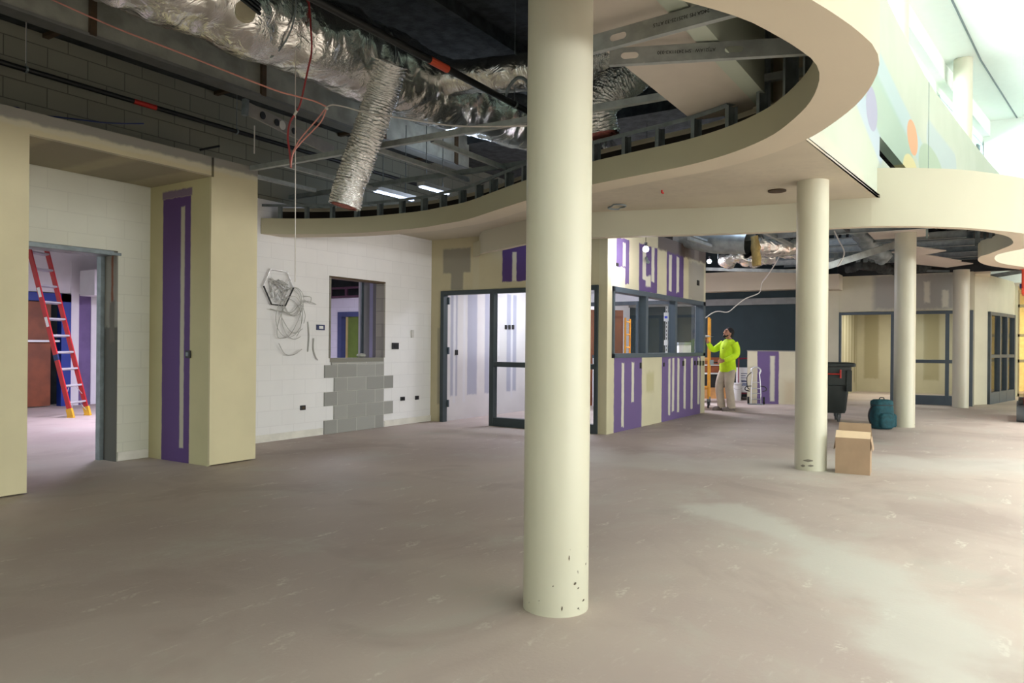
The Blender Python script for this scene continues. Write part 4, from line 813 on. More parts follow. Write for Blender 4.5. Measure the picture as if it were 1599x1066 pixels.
wire('pale cable loop hanging right of the second column', [(1303, 360, 12), (1310, 375, 12), (1318, 390, 12), (1317, 402, 12), (1308, 416, 12)], 'wirew', .010, 6)
# big stud struts and joists in the second opening
o = MB().bar(ond(1290, 416, 12.2), ond(1398, 382, 12.8), .04, .11).build('stud_strut', 'galv'); tag(o, 'long slanting metal stud crossing behind the second column', 'strut')
ORD = 'first second third fourth fifth sixth seventh eighth ninth tenth eleventh'.split(); k = 0
for X, z, y0, y1 in ((10.7, 3.16, .42, 4.2), (11.4, 3.3, .0, 4.0), (12.1, 3.34, -.15, 3.6), (12.9, 3.2, .05, 4.3), (13.5, 3.3, .25, 4.2), (14.6, 3.25, .2, 4.5), (15.4, 3.33, .1, 4.5), (16.2, 3.3, -.2, 4.0), (17.2, 3.3, -.7, 4.0), (18.2, 3.3, -1.1, 4.3), (19.0, 3.33, -1.3, 4.2)):
    a = Vector((X, y0, z)); b = Vector((X+.5, y1, z+.08)); f = MB(); f.bar(a, b, .004, .12); f.bar(a+Vector((-.025, 0, -.06)), b+Vector((-.025, 0, -.06)), .05, .004); f.bar(a+Vector((-.025, 0, .06)), b+Vector((-.025, 0, .06)), .05, .004)
    o = f.build('ceiling_joist_stud', ('galvd', 'galv')[k % 2]); tag(o, '%s steel joist stud in the open ceiling, counted away from the curved fascia' % ORD[k], 'joist', 'joist studs over the second opening', 'thing'); k += 1
for (x0, y0, x1, y1, t_), l in zip(((1430, 386, 1478, 392, 13), (1445, 398, 1502, 408, 14.2), (1455, 405, 1520, 412, 15)), ('pale board piece lodged right of the third column head', 'second pale board piece beyond the third column head', 'farthest pale board piece in the open ceiling')):
    a = ond(x0, y0, t_); b = ond(x1, y1, t_); f = MB(); dv = Vector((C_, S_, 0))*.9; f.add([a, b, b+dv+Vector((0, 0, .02)), a+dv+Vector((0, 0, .02)), a+Vector((0, 0, .02)), b+Vector((0, 0, .02)), b+dv+Vector((0, 0, .04)), a+dv+Vector((0, 0, .04))], [(0, 1, 2, 3), (4, 7, 6, 5), (0, 4, 5, 1), (1, 5, 6, 2), (2, 6, 7, 3), (3, 7, 4, 0)]); o = f.build('board_piece', 'panel'); tag(o, l, 'board')
for i in range(9):
    p = ond(1306+i*11.5, 400, 15.5); o = MB().box(p.x-.02, p.x+.02, p.y-.04, p.y+.04, 3.12, 4.58).build('hanger_stud', 'galvd'); tag(o, '%s upright hanger stud from the left in the void above the far glazed wall' % ORD[i], 'stud', 'upright hanger studs')
foil_tube([ond(1335, 350, 13), ond(1352, 375, 13.4), ond(1378, 402, 13.8)], .14, name='sagging_flex_duct', m='galvd', amp=.05, n=24); tag(sc.objects['sagging_flex_duct'], 'dull flexible duct sagging behind the slanting stud', 'duct')
foil_tube([ond(1320, 418, 17), ond(1350, 414, 16.8), ond(1390, 420, 17), ond(1450, 415, 17)], .10, name='fireproofed_beam', m='deck', amp=.08, n=20); tag(sc.objects['fireproofed_beam'], 'lumpy fireproofed beam along the top of the far wall', 'beam')
o = MB().bar(ond(1430, 422, 17.5), ond(1500, 424, 17.2), .06, .05).build('steel_rail', 'galvd'); tag(o, 'level rail along the far wall top beside the third column', 'rail')
o = MB().bar(ond(1545, 432, 18.5), ond(1599, 423, 18.2), .1, .10).build('steel_rail', 'galvd'); tag(o, 'dark angle iron above the far right windows', 'rail')
# ================================================================== LOOSE THINGS ON THE FLOOR
def place(o, loc, rz=0): o.location = loc; o.rotation_euler = (0, 0, rz); return o
def part(f, name, m, par, **k):
    o = f.build(name, m, None, **k); o.parent = par; return o
# --- red ladder in the room beyond the doorway
F1 = onz(112, 652, 0); F2 = onz(139, 648, 0)
ld = empty('ladder', tuple((F1+F2)/2), 'tall red fibreglass ladder with yellow feet leaning in the lilac room', 'ladder')
rd = (F2-F1).normalized(); F2 = F1+rd*.46; back = Vector((-rd.y, rd.x, 0)); upv = (Vector((0, 0, 1))+back*.27).normalized(); O = F1*0
def lp_(a, b, u): return F1-Vector(ld.location)+rd*a+upv*b+u
for nm, a in (('rail', .0), ('rail', .46)):
    f = MB(); f.bar(lp_(a, .10, O), lp_(a, 3.35, O), .075, .03, up=rd); part(f, nm, 'ladder', ld)
    f = MB(); f.bar(lp_(a, 0, O), lp_(a, .16, O), .10, .05, up=rd); f.bar(lp_(a, .012, -back*.05), lp_(a, .012, back*.06), .06, .024); part(f, 'foot', 'yellow', ld)
for i in range(11):
    f = MB(); f.bar(lp_(.015, .3*i+.26, O), lp_(.445, .3*i+.26, O), .075, .03, up=upv); part(f, 'rung', 'alu', ld)
f = MB()
for i in (0, 1): f.bar(lp_(.02, .3*i+.10, O), lp_(.14, .3*i+.25, O), .012, .006).bar(lp_(.44, .3*i+.10, O), lp_(.32, .3*i+.25, O), .012, .006)
part(f, 'brace', 'alu', ld)
for h in (1.62, 2.15): part(MB().bar(lp_(-.017, h, O), lp_(-.017, h+.17, O), .05, .002, up=rd), 'label', 'white', ld)
f = MB(); f.bar(lp_(0, 1.02, O), lp_(0, 1.12, O), .08, .036, up=rd); part(f, 'label', 'blue', ld)
# --- open cardboard box
a = onz(1304.5, 738, 0); b = onz(1359, 742.5, 0); bx = empty('cardboard_box', tuple(a), 'open brown cardboard box on the floor beside the round column', 'box'); L = (b-a).length; ang = math.atan2((b-a).y, (b-a).x)
bx.rotation_euler = (0, 0, ang); W, D, Hh, T = L, .30, .375, .005
f = MB(); f.box(0, W, 0, T, 0, Hh).box(0, W, D-T, D, 0, Hh).box(0, T, T, D-T, 0, Hh).box(W-T, W, T, D-T, 0, Hh).box(T, W-T, T, D-T, 0, T); part(f, 'box_wall', 'card', bx)
f = MB(); f.box(T, W-T, T, T+.002, T, Hh).box(T, W-T, D-T-.002, D-T, T, Hh).box(T, T+.002, T, D-T, T, Hh).box(W-T-.002, W-T, T, D-T, T, Hh); part(f, 'box_lining', 'cardin', bx)
f = MB(); f.add([(0, D, Hh), (W, D, Hh), (W-.01, D+.02, Hh+.13), (.01, D+.02, Hh+.13)], [(0, 1, 2, 3)]); o = part(f, 'box_flap', 'card', bx, recalc=False); o.modifiers.new('s', 'SOLIDIFY').thickness = .005
f = MB(); f.add([(0, .0, Hh), (W, .0, Hh), (W, .09, Hh+.062), (0, .09, Hh+.066)], [(0, 1, 2, 3)]); o = part(f, 'box_flap', 'cardin', bx, recalc=False); o.modifiers.new('s', 'SOLIDIFY').thickness = .004
for X_, s_ in ((0, -1), (W, 1)):
    f = MB(); f.add([(X_, .01, Hh), (X_, D-.01, Hh), (X_+s_*.02, D-.02, Hh-.13), (X_+s_*.02, .02, Hh-.13)], [(0, 1, 2, 3)]); o = part(f, 'box_flap', 'card', bx, recalc=False); o.modifiers.new('s', 'SOLIDIFY').thickness = .004
# --- teal backpack leaning at the third column
p = onz(1377, 669, 0); bp = empty('backpack', (p.x, p.y, 0), 'dark teal backpack standing against the third column', 'bag'); bp.rotation_euler = (0, 0, HEAD-math.pi/2+.1)
def rsq(rx, ry, z, n=28, e=4, cx=0, cy=0):
    out = []
    for k in range(n):
        a = 2*math.pi*k/n; c_, s_ = math.cos(a), math.sin(a); m_ = (abs(c_)**e+abs(s_)**e)**(-1/e); out.append((cx+rx*c_*m_, cy+ry*s_*m_, z))
    return out
def loft(f, rings, cap=True):
    n = len(rings[0]); vs = [q for R in rings for q in R]; m = len(rings)
    fs = [(i*n+k, i*n+(k+1) % n, (i+1)*n+(k+1) % n, (i+1)*n+k) for i in range(m-1) for k in range(n)]
    if cap: fs += [tuple(range(n))[::-1], tuple((m-1)*n+k for k in range(n))]
    return f.add(vs, fs)
part(loft(MB(), [rsq(.14, .10, .005), rsq(.165, .125, .03), rsq(.168, .13, .12), rsq(.165, .125, .30), rsq(.155, .115, .38), rsq(.15, .11, .40)]), 'body', 'teal', bp, smooth=True)
part(loft(MB(), [rsq(.155, .118, .39), rsq(.16, .122, .41), rsq(.155, .118, .45), rsq(.12, .09, .475), rsq(.06, .04, .48)]), 'lid', 'teal', bp, smooth=True)
part(loft(MB(), [rsq(.155, .117, .383), rsq(.163, .124, .386), rsq(.163, .124, .392), rsq(.155, .117, .395)]), 'zip', 'black', bp)
part(loft(MB(), [rsq(.10, .045, .03, cy=-.14), rsq(.12, .05, .06, cy=-.14), rsq(.12, .05, .22, cy=-.14), rsq(.09, .03, .26, cy=-.13)]), 'front_pocket', 'teal', bp, smooth=True)
part(loft(MB(), [rsq(.03, .08, .03, cx=.175), rsq(.042, .09, .06, cx=.18), rsq(.04, .09, .22, cx=.18), rsq(.02, .07, .25, cx=.17)]), 'side_pocket', 'teal', bp, smooth=True)
part(MB().tube(crom([(-.13, 0, .38), (-.19, .0, .34), (-.225, 0, .22), (-.20, 0, .10), (-.155, 0, .05)], 6), [(.022, .007)]*25, 8), 'strap', 'black', bp)
part(MB().tube(crom([(-.04, 0, .475), (-.03, 0, .505), (.03, 0, .505), (.04, 0, .475)], 5), .008, 6), 'carry_loop', 'black', bp)
# --- wheeled black refuse cart
cpt = onz(1289, 656, 0); rc = empty('rubbish_cart', (cpt.x, cpt.y, 0), 'tall black wheeled refuse cart behind the column with the box', 'cart'); rc.rotation_euler = (0, 0, HEAD-math.pi/2-.3); rc.scale = (.84, .84, .98)
def rr_(x0, x1, y0, y1, z, e=.06):
    out = []
    for cx, cy, a0 in ((x1-e, y1-e, 0), (x0+e, y1-e, 90), (x0+e, y0+e, 180), (x1-e, y0+e, 270)):
        for k in range(5): a = math.radians(a0+k*22.5); out.append((cx+e*math.cos(a), cy+e*math.sin(a), z))
    return out
part(loft(MB(), [rr_(-.36, .36, -.30, .30, .16), rr_(-.385, .385, -.31, .31, .22), rr_(-.43, .43, -.345, .345, .66), rr_(-.47, .45, -.38, .38, .67), rr_(-.50, .47, -.40, .40, 1.0)], True), 'tub', 'bin', rc, smooth=True)
part(loft(MB(), [rr_(-.52, .49, -.42, .42, 1.0), rr_(-.555, .545, -.45, .45, 1.01), rr_(-.555, .545, -.45, .45, 1.06), rr_(-.52, .51, -.43, .43, 1.075)]), 'lid', 'bin', rc)
part(MB().box(.36, .47, -.43, -.36, .56, .94), 'corner_rib', 'bin', rc, bevel=.01)
part(MB().tube([(.0, -.44, .87), (.24, -.44, .87)], .012, 8).tube([(.245, -.45, .80), (.245, -.45, .95)], .018, 8), 'red_latch', 'redlabel', rc)
for x_, y_ in ((.24, -.22), (-.24, -.22), (.24, .22), (-.24, .22)):
    w_ = part(MB().tube([(x_-.025, y_, .075), (x_+.025, y_, .075)], .074, 20), 'wheel', 'rubber', rc); part(MB().box(x_-.045, x_-.035, y_-.03, y_+.03, .07, .17).box(x_+.035, x_+.045, y_-.03, y_+.03, .07, .17).box(x_-.05, x_+.05, y_-.05, y_+.05, .155, .17), 'caster_fork', 'galvd', rc)
# --- low partition (half wall) with purple board, and the hand truck leaning on it
ha = onz(1167, 629.5, 0); hb = onz(1241.5, 631.5, 0); hb2 = ha+(hb-ha)*1.28
def HY(x): return onx(x, 600, 17.9).y
hp = [(HY(1186), HY(1217), -.3, 1.3, PURP, .01), (HY(1204.5), HY(1211), .06, 1.12, MUD, .02), (HY(1226), HY(1241), .02, .55, srgb(196, 184, 156), .1)]
M['half'] = patchmat('half_wall_board', srgb(206, 200, 176), hp, 'Y', .015, 6)
hn = Vector((1, .3, 0)); S(MB().prism([(ha.x, ha.y), (hb2.x, hb2.y), (hb2.x+.25, hb2.y+.05), (ha.x+.25, ha.y+.05)], 0, 1.225).build('wall_half', 'half'))
S(MB().prism([(ha.x-.01, ha.y+.01), (hb2.x-.01, hb2.y), (hb2.x+.26, hb2.y+.05), (ha.x+.26, ha.y+.06)], 1.225, 1.245).build('trim_half_wall_cap', mat('grey_cap', srgb(142, 140, 136), .8)))
p = onz(1181, 631, 0); ht = empty('hand_truck', (p.x, p.y, 0), 'small folding hand truck leaning on the low purple-patched wall', 'hand truck'); ht.rotation_euler = (0, 0, math.atan2((hb-ha).y, (hb-ha).x))
k_ = .17
def HT(x, z, y=0): return (x, y+z*k_*.9, z)
f = MB()
for x in (-.10, .10): f.tube(crom([HT(x*1.1, .02), HT(x, .4), HT(x*.75, .74)], 4), .012, 8)
for z in (.12, .25, .36, .5): f.tube([HT(-.10, z), HT(.10, z)], .010, 6)
part(f, 'frame', 'alu', ht)
part(MB().tube(crom([HT(-.08, .70), HT(-.10, .80), HT(0, .86), HT(.10, .80), HT(.08, .70)], 5), .018, 8), 'handle', 'alu', ht)
part(MB().box(-.19, .15, -.20, .02, .005, .018), 'toe_plate', 'galvd', ht)
for x in (-.17, .17): part(MB().tube([(x-.02, .0, .09), (x+.02, .0, .09)], .085, 20), 'wheel', 'black', ht)
part(MB().tube(crom([HT(-.10, .74, -.02), HT(-.20, .62, -.05), HT(-.19, .4, -.05), HT(-.14, .34, -.03)], 6), .010, 6).tube(crom([HT(.1, .42, -.03), HT(.2, .40, -.05), HT(.22, .33, -.05), HT(.14, .3, -.03)], 6), .012, 6).tube(crom([HT(-.1, .42, -.03), HT(-.22, .40, -.05), HT(-.24, .33, -.05), HT(-.14, .3, -.03)], 6), .012, 6), 'bungee_cord', 'black', ht)
# --- materials behind the worker
def pbox(label, x0, y0, x1, y1, t_, m, name, cat, depth=.3, z0=None):
    a = ond(x0, y1, t_); b = ond(x1, y0, t_); o = empty(name, (a.x, a.y, 0 if z0 is None else a.z), label, cat); o.rotation_euler = (0, 0, HEAD-math.pi/2); w_ = (b.xy-a.xy).length
    return o, w_, max(.05, b.z-(0 if z0 is None else a.z))
o, w_, h_ = pbox('white plastic bucket on the floor right behind the worker', 1147, 598, 1156, 619, 18.3, None, 'bucket', 'bucket')
part(loft(MB(), [[(w_/2+r_*math.cos(a*math.pi/10), .1+r_*math.sin(a*math.pi/10), z) for a in range(20)] for r_, z in ((.125, 0), (.14, h_*.92), (.152, h_*.93), (.152, h_))]), 'body', 'white', o, smooth=True); part(MB().tube([(w_/2+.15*math.cos(a*math.pi/12), -.06, h_*.9-.11*math.sin(a*math.pi/12)) for a in range(13)], .004, 5), 'handle', 'wireg', o)
# red cart with a printed white carton on it
o, w_, h_ = pbox('dark red platform cart with uprights behind the low wall end', 1154, 566, 1172, 622, 18.6, None, 'platform_cart', 'cart'); RM = mat('maroon_steel', srgb(112, 22, 44), .5)
f = MB(); f.box(0, .62, 0, .5, .14, .18); part(f, 'deck', RM, o); f = MB(); f.tube(crom([(.0, .02, .16), (.0, .02, .95), (.05, .02, 1.03), (.55, .02, 1.03), (.6, .02, .95), (.6, .02, .16)], 5), .016, 8); part(f, 'upright', RM, o)
for x_, y_ in ((.08, .08), (.54, .08), (.08, .42), (.54, .42)): part(MB().tube([(x_-.02, y_, .07), (x_+.02, y_, .07)], .07, 14), 'wheel', 'black', o)
cart = o; dX = Vector((S_, -C_, 0)); bse = Vector(cart.location)
o = empty('carton', tuple(bse+dX*.03+Vector((0, 0, .181))+Vector((C_, S_, 0))*.06), 'white printed carton with blue text standing on the red cart', 'box'); o.rotation_euler = cart.rotation_euler
part(MB().box(0, .33, 0, .28, 0, .62), 'body', 'white', o); part(MB().box(.03, .30, -.003, 0, .16, .24), 'printed_band', mat('print_grey_blue', srgb(120, 128, 150), .6), o)
f = MB()
for i in range(4): f.box(.04, .16+.05*(i % 2), -.003, 0, .30+i*.055, .315+i*.055)
f.box(.05, .2, -.003, 0, .262, .29); part(f, 'printed_text', 'blue', o)
# timber and shelf stack behind the scaffold
o, w_, h_ = pbox('low timber crate with dark boards stacked behind the scaffold', 1099, 560, 1134, 621, 18.9, None, 'timber_crate', 'crate'); f = MB(); f.box(-.2, .75, 0, .05, .06, .28).box(-.2, .75, .5, .55, .06, .28).box(-.2, -.15, .05, .5, .06, .28).box(.7, .75, .05, .5, .06, .28).box(-.2, .75, 0, .55, .0, .06); part(f, 'crate', 'woodl', o)
f = MB(); f.box(-.15, .62, .06, .5, .28, .62); part(f, 'black_bundle', 'black', o); f = MB(); f.box(-.18, .66, .02, .52, .62, .66).box(-.18, .66, .02, .52, .84, .87); part(f, 'shelf', 'alu', o); f = MB(); f.box(-.16, .64, .04, .5, .66, .84).box(-.1, .60, .04, .5, .87, 1.05); part(f, 'board_stack', 'wood', o)
# --- yellow rolling scaffold
sA = onz(1106.5, 637, 0); sA = Vector((15.72, 4.93, 0)); sB = Vector((15.24, 6.66, 0)); du = (sB-sA).normalized(); dn = Vector((du.y, -du.x, 0))
if dn.x < 0: dn = -dn
scf = empty('scaffold', tuple(sA), 'yellow rolling scaffold beside the worker, partly hidden by the purple wall', 'scaffold')
for e in (Vector((0, 0, 0)), sB-sA):
    for k in (0, .74):
        q = e+dn*k; part(MB().tube([q+Vector((0, 0, .17)), q+Vector((0, 0, 1.95))], .024, 12), 'post', 'scaf', scf); c_ = q+Vector((0, 0, .07)); part(MB().tube([c_-du*.018, c_+du*.018], .068, 20), 'wheel', 'black', scf); part(MB().tube([q+Vector((0, 0, .14)), q+Vector((0, 0, .2))], .03, 10).bar(c_+du*.03, q+du*.02+Vector((0, 0, .15)), .05, .006).bar(c_-du*.03, q-du*.02+Vector((0, 0, .15)), .05, .006), 'caster_fork', 'galvd', scf)
    for i in range(6): part(MB().tube([e+Vector((0, 0, .42+.29*i)), e+dn*.74+Vector((0, 0, .42+.29*i))], .014, 8), 'rung', 'scaf', scf)
for k, z in ((0, .42), (.74, .42)): part(MB().tube([dn*k+Vector((0, 0, z)), sB-sA+dn*k+Vector((0, 0, z))], .016, 8), 'side_rail', 'scaf', scf)
part(MB().box(-.02, .02, -.02, .02, 0, .01), 'lock_pin', 'galvd', scf).location = (0, 0, .6)
q0 = dn*.02+Vector((0, 0, 1.02)); f = MB(); f.add([q0, q0+dn*.70, q0+dn*.70+(sB-sA), q0+(sB-sA), q0+Vector((0, 0, .05)), q0+dn*.70+Vector((0, 0, .05)), q0+dn*.70+(sB-sA)+Vector((0, 0, .05)), q0+(sB-sA)+Vector((0, 0, .05))], [(0, 3, 2, 1), (4, 5, 6, 7), (0, 1, 5, 4), (1, 2, 6, 5), (2, 3, 7, 6), (3, 0, 4, 7)]); part(f, 'platform', 'woodl', scf)
# --- things seen through the partition windows
wd = ond(921, 484, 17.2); o = empty('wooden_door_leaf', (17.0, 7.95, 0), 'reddish wooden door leaf standing in the hall behind the glazed room', 'door'); 
pa_ = ray(919, 500); pb_ = ray(973, 500); ta = 16.2; A = Vector((pa_.x*ta, pa_.y*ta, 0)); B = Vector((pb_.x*(ta+.2), pb_.y*(ta+.2), 0)); o.location = A; L = B-A
part(MB().bar(Vector((0, 0, 1.06)), L+Vector((0, 0, 1.06)), .045, 2.10), 'door_panel', 'wood', o); part(MB().ball(L*.9+Vector((-.05, -.03, 1.0)), .035, 10, 8), 'door_knob', 'alu', o)
p = onx(1040, 551, 14.66); ps = empty('slotted_standard', (14.71, p.y, 1.121), 'white slotted post with two blue-labelled boxes standing on the back window sill', 'post'); z1 = onx(1040, 478, 14.66).z-1.121
part(MB().box(-.02, .02, -.02, .02, 0, z1).box(-.05, .05, -.06, .06, 0, .012), 'post', 'white', ps); f = MB()
for i in range(12): f.box(-.022, -.0195, -.008, .008, .1+i*z1/13, .15+i*z1/13)
part(f, 'slot', 'black', ps); part(MB().box(-.05, -.02, -.05, .05, .72, .90), 'label_box', 'white', ps, bevel=.003); part(MB().box(-.053, -.05, -.032, .032, .775, .825), 'blue_label', mat('bright_blue_label', srgb(50, 70, 200), .5), ps); part(MB().box(-.05, -.02, -.042, .042, .22, .33), 'lower_box', 'white', ps, bevel=.003)
a = ond(1060.5, 552, 17.5); o = empty('appliance', (a.x, a.y, 0), 'pale squat appliance seen through the last purple wall window', 'appliance'); o.rotation_euler = (0, 0, HEAD-math.pi/2)
part(MB().box(0, .42, 0, .4, 0, 1.36), 'cabinet', mat('pale_enamel', srgb(196, 200, 198), .5), o, bevel=.01); part(MB().box(-.01, .43, -.01, .41, 1.36, 1.42), 'top', 'galvd', o); part(MB().box(.1, .3, -.012, 0, 1.12, 1.15), 'handle', 'white', o)
# --- orange lift at the right edge
p = onz(1590.5, 660, 0); lf = empty('boom_lift', (p.x, p.y, 0), 'orange-red aerial lift with grey wheel cut by the right edge of the photo', 'lift'); lf.rotation_euler = (0, 0, HEAD-math.pi/2-.62)
for x_, y_ in ((.03, .15), (1.25, .15), (.03, 1.5), (1.25, 1.5)): w_ = part(MB().tube([(x_-.06, y_+.12, .19), (x_+.12, y_+.12, .19)], .19, 28), 'wheel', 'rubber', lf, smooth=True)
part(MB().box(.08, 1.2, -.0, 1.7, .30, .62), 'chassis', 'lift', lf, bevel=.03); part(MB().box(.00, .25, .05, .15, .34, .42), 'bumper', 'black', lf)
part(MB().box(.30, .9, .4, 1.2, .62, 1.3), 'engine_cover', 'lift', lf, bevel=.03); part(MB().bar((.6, .8, 1.3), (.6, .8, 2.1), .16, .16), 'mast', 'lift', lf)
bs = part(MB().box(.03, .9, .1, .9, 2.32, 2.42).box(.03, .9, .1, .12, 2.42, 3.0).box(.03, .06, .1, .9, 2.42, 2.75), 'basket', 'lift', lf, bevel=.01); part(MB().box(.0, .03, .12, .5, 2.42, 2.50), 'blue_decal', 'blue', lf); part(MB().bar((.6, .8, 2.1), (.6, .8, 2.33), .2, .2), 'basket_mount', 'black', lf)
part(MB().tube([(.02, .12, 2.75), (.02, .12, 3.35), (.9, .12, 3.35)], .02, 8), 'guard_rail', 'lift', lf)
# ================================================================== THE WORKER
def worker():
    g = onz(1136.5, 641, 0); R = Matrix.Translation((g.x, g.y, 0)) @ Matrix.Rotation(math.radians(140), 4, 'Z')
    def W(v): return R @ Vector(v)
    def tb(f, pts, rad, n=16): f.tube([Vector(p) for p in crom(pts, 4)], [q for q in interp(rad, (len(pts)-1)*4+1)], n)
    def interp(r, N):
        out = []
        for i in range(N):
            u = i/(N-1)*(len(r)-1); k = min(int(u), len(r)-2); t = u-k; a, b = r[k], r[k+1]
            a = a if isinstance(a, tuple) else (a, a); b = b if isinstance(b, tuple) else (b, b); out.append((a[0]+(b[0]-a[0])*t, a[1]+(b[1]-a[1])*t))
        return out
    def ringloft(f, secs, n=24):  # stacked ellipses: (x, y, z, rx(fwd), ry(side))
        P = crom([(s[0], s[1], s[2]) for s in secs], 4); rr = interp([(s[3], s[4]) for s in secs], len(P))
        loft(f, [[(p.x+r[0]*math.cos(2*math.pi*k/n), p.y+r[1]*math.sin(2*math.pi*k/n), p.z) for k in range(n)] for p, r in zip(P, rr)])
    torso = [(0, 0, .84, .10, .15), (0, 0, .92, .125, .175), (0.01, 0, 1.04, .115, .155), (.0, 0, 1.18, .12, .165), (-.01, 0, 1.30, .125, .18), (-.02, 0, 1.40, .10, .165), (-.02, 0, 1.455, .065, .09)]
    armN = [(-.02, .175, 1.395), (-.05, .215, 1.28), (-.03, .235, 1.15), (.10, .21, 1.08), (.225, .16, 1.035)]; rN = [.062, .056, .046, .042, .030]
    armF = [(-.02, -.175, 1.395), (.08, -.25, 1.30), (.18, -.27, 1.26), (.28, -.24, 1.34), (.36, -.20, 1.42)]; rF = [.062, .055, .044, .038, .028]
    legN = [(0, .09, .90), (.02, .10, .70), (.03, .10, .50), (.0, .10, .30), (-.03, .10, .09)]; legF = [(0, -.09, .90), (.08, -.10, .70), (.12, -.11, .50), (.09, -.11, .30), (.05, -.12, .09)]
    rl = [.095, .085, .062, .055, .042]
    def hand(f, w, d, side, curl):  # palm and five separate fingers
        w = Vector(w); d = Vector(d).normalized(); up = Vector((0, 0, 1)); s_ = d.cross(up).normalized()*side; nrm_ = s_.cross(d).normalized()
        f.tube([w-d*.02, w+d*.02, w+d*.055, w+d*.085], [(.024, .028), (.018, .038), (.016, .042), (.014, .038)], 14)
        base = w+d*.08
        for i, (o_, ln) in enumerate(((-.030, .066), (-.010, .076), (.011, .072), (.031, .056))):
            b = base+up*o_; c1 = (d*.9-s_*curl).normalized(); c2 = (d*.3-s_*1.0*(curl+.3)).normalized(); f.tube([b-d*.02, b+c1*ln*.5, b+c1*ln*.5+c2*ln*.5], [.0095, .009, .0075], 8)
        b = w+d*.03+up*.035; f.tube([b-up*.01, b+(d*.5+up*.6-s_*.3).normalized()*.035, b+(d*.9+up*.5-s_*.4).normalized()*.065], [.013, .011, .009], 8)
    f = MB(); ringloft(f, torso); tb(f, armN, rN); tb(f, armF, rF); tb(f, legN, rl); tb(f, legF, rl)
    tb(f, [(-.025, 0, 1.42), (-.02, 0, 1.50), (-.005, 0, 1.56)], [.062, .054, .056])
    # head tilted back, built in its own frame
    HM = Matrix.Translation((.0, 0, 1.60)) @ Matrix.Rotation(-math.radians(22), 4, 'Y')
    def hp(v): return HM @ Vector(v)
    hv = MB(); hv.ball((-.005, 0, .01), (.094, .076, .108), 24, 16); hv.ball((.028, 0, -.05), (.058, .056, .062), 20, 12); hv.tube([(.078, 0, .018), (.098, 0, -.012), (.104, 0, -.026), (.086, 0, -.034)], [.010, .013, .017, .010], 10)
    hv.ball((.072, 0, -.088), (.024, .028, .018), 12, 8); hv.tube([(.082, -.020, -.056), (.092, 0, -.054), (.082, .020, -.056)], [.007, .009, .007], 8); hv.tube([(.078, -.042, .030), (.092, 0, .034), (.078, .042, .030)], [.008, .009, .008], 8)
    for s_ in (-1, 1): hv.ball((-.01, s_*.078, -.012), (.018, .010, .030), 10, 8)
    f.add([hp(v) for v in hv.v], hv.f)
    hand(f, armN[-1], (.95, -.25, -.2), 1, .6); hand(f, armF[-1], (.5, .2, .85), -1, .5)
    f.v = [tuple(W(v)) for v in f.v]; body = f.build('person', 'skin'); tag(body, 'person in a lime long-sleeved shirt looking up beside the yellow scaffold', 'person')
    def rem(o, vox, sm=3): r = o.modifiers.new('r', 'REMESH'); r.mode = 'VOXEL'; r.voxel_size = vox; r.use_smooth_shade = True; q = o.modifiers.new('s', 'SMOOTH'); q.iterations = sm; q.factor = .5
    rem(body, .006, 2)
    def cl(f, name, m, vox=.008, sm=3):
        f.v = [tuple(W(v)) for v in f.v]; o = f.build(name, m); o.parent = body; 
        if vox: rem(o, vox, sm)
        return o
    f = MB(); ringloft(f, [(0, 0, .80, .145, .19), (.0, 0, .86, .155, .198), (0.01, 0, 1.0, .148, .185), (.01, 0, 1.12, .15, .185), (0, 0, 1.24, .148, .195), (-.01, 0, 1.34, .138, .198), (-.02, 0, 1.43, .105, .165), (-.022, 0, 1.478, .070, .085)])
    tb(f, armN[:-1]+[(.205, .165, 1.042)], [.085, .076, .066, .054, .042]); tb(f, armF[:-1]+[(.345, -.205, 1.405)], [.082, .072, .06, .05, .038])
    f.tube([W((0, 0, 0))*0+Vector((x_, y_, 1.484)) for x_, y_ in ((-.088+.0, 0), (-.088, .01))], .001, 4)
    sh = cl(f, 'shirt', 'hiviz', .009, 9)
    f = MB(); ringloft(f, [(0, 0, .80, .13, .175), (0, 0, .88, .135, .178), (0, 0, .93, .125, .17)])
    tb(f, [(0, .085, .86), (.02, .095, .68), (.035, .10, .50), (.0, .10, .28), (-.02, .10, .06)], [(.115, .108), (.105, .10), (.088, .085), (.083, .082), (.090, .088)]); tb(f, [(0, -.085, .86), (.08, -.095, .68), (.125, -.11, .50), (.10, -.115, .28), (.06, -.12, .06)], [(.115, .108), (.105, .10), (.086, .084), (.080, .08), (.084, .084)])
    cl(f, 'trousers', 'trouser', .010)
    for y_, x_ in ((.10, -.02), (-.12, .06)):
        f = MB(); loft(f, [rsq(.15, .052, 0, e=2.6, cx=x_+.07, cy=y_), rsq(.152, .054, .03, e=2.6, cx=x_+.07, cy=y_)]); a = cl(f, 'shoe', 'shoe', 0)
        f2 = MB(); f2.ball((x_+.13, y_, .04), (.088, .048, .045), 16, 10); f2.ball((x_+.02, y_, .055), (.085, .05, .065), 16, 10); f2.v = [tuple(W(v)) for v in f2.v]; q = f2.build('shoe_upper', 'shoe', smooth=True); q.parent = a
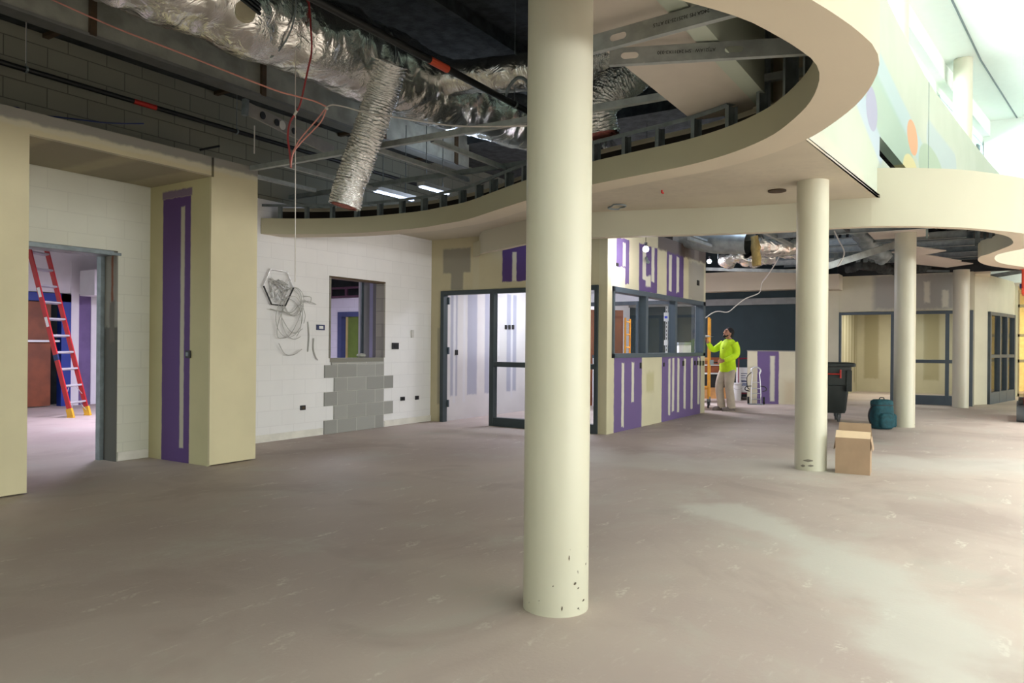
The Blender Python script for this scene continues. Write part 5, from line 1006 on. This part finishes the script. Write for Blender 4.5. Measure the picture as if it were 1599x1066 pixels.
    f = MB(); f.ball((-.022, 0, .035), (.100, .084, .100), 24, 16); f.ball((-.06, 0, -.02), (.062, .074, .07), 16, 12); f.v = [tuple(W(HM @ Vector(v))) for v in f.v if True]; o = f.build('hair', 'hair'); o.parent = body; rem(o, .008, 2)
    f = MB(); f.ball((.060, 0, -.092), (.036, .046, .026), 14, 10); f.tube([(.02, -.066, -.05), (.045, -.058, -.085), (.066, 0, -.102), (.045, .058, -.085), (.02, .066, -.05)], [.012, .014, .016, .014, .012], 8); f.tube([(.086, -.022, -.044), (.098, 0, -.042), (.086, .022, -.044)], [.004, .005, .004], 6); f.v = [tuple(W(HM @ Vector(v))) for v in f.v]; o = f.build('beard', 'hair'); o.parent = body; rem(o, .006, 1)
    for s_ in (-1, 1):
        f = MB(); f.ball((.080, s_*.032, .012), (.010, .013, .007), 10, 8); cl(f, 'eye', 'black', 0); f = MB(); f.tube([(.082, s_*.018, .036), (.084, s_*.034, .040), (.070, s_*.052, .034)], .004, 6); f.v = [tuple(hp(v)) for v in f.v]; f.v = [tuple(W(v)) for v in f.v]; q = f.build('eyebrow', 'hair'); q.parent = body
    for o_ in list(body.children):
        if o_.name.startswith('eye') and not o_.name.startswith('eyebrow'): o_.data.transform((R @ HM @ R.inverted()))
    f = MB(); f.box(.148, .153, .03, .06, 1.28, 1.30); cl(f, 'chest_logo', 'bin', 0)
    # hawk in the raised hand and knife in the lowered one: things of their own
    h = W((.405, -.17, 1.505)); o = empty('plaster_hawk', tuple(h), 'grey plaster hawk held up in the raised hand of the worker', 'tool'); f = MB(); f.box(-.13, .13, -.11, .11, .02, .026); part(f, 'plate', 'galv', o); part(MB().tube([(0, 0, -.09), (0, 0, .02)], .015, 10), 'handle', 'wood', o); part(MB().ball((.0, .0, .03), (.09, .08, .022), 12, 6), 'plaster_heap', 'white', o)
    h = W((.33, .125, 1.00)); o = empty('taping_knife', tuple(h), 'dark taping knife held low in front of the worker', 'tool'); o.rotation_euler = (0, 0, math.radians(140)); part(MB().box(-.02, .09, -.012, .012, -.012, .012), 'handle', 'black', o, bevel=.004); part(MB().box(.09, .18, -.002, .002, -.05, .05), 'blade', 'galvd', o)
worker()
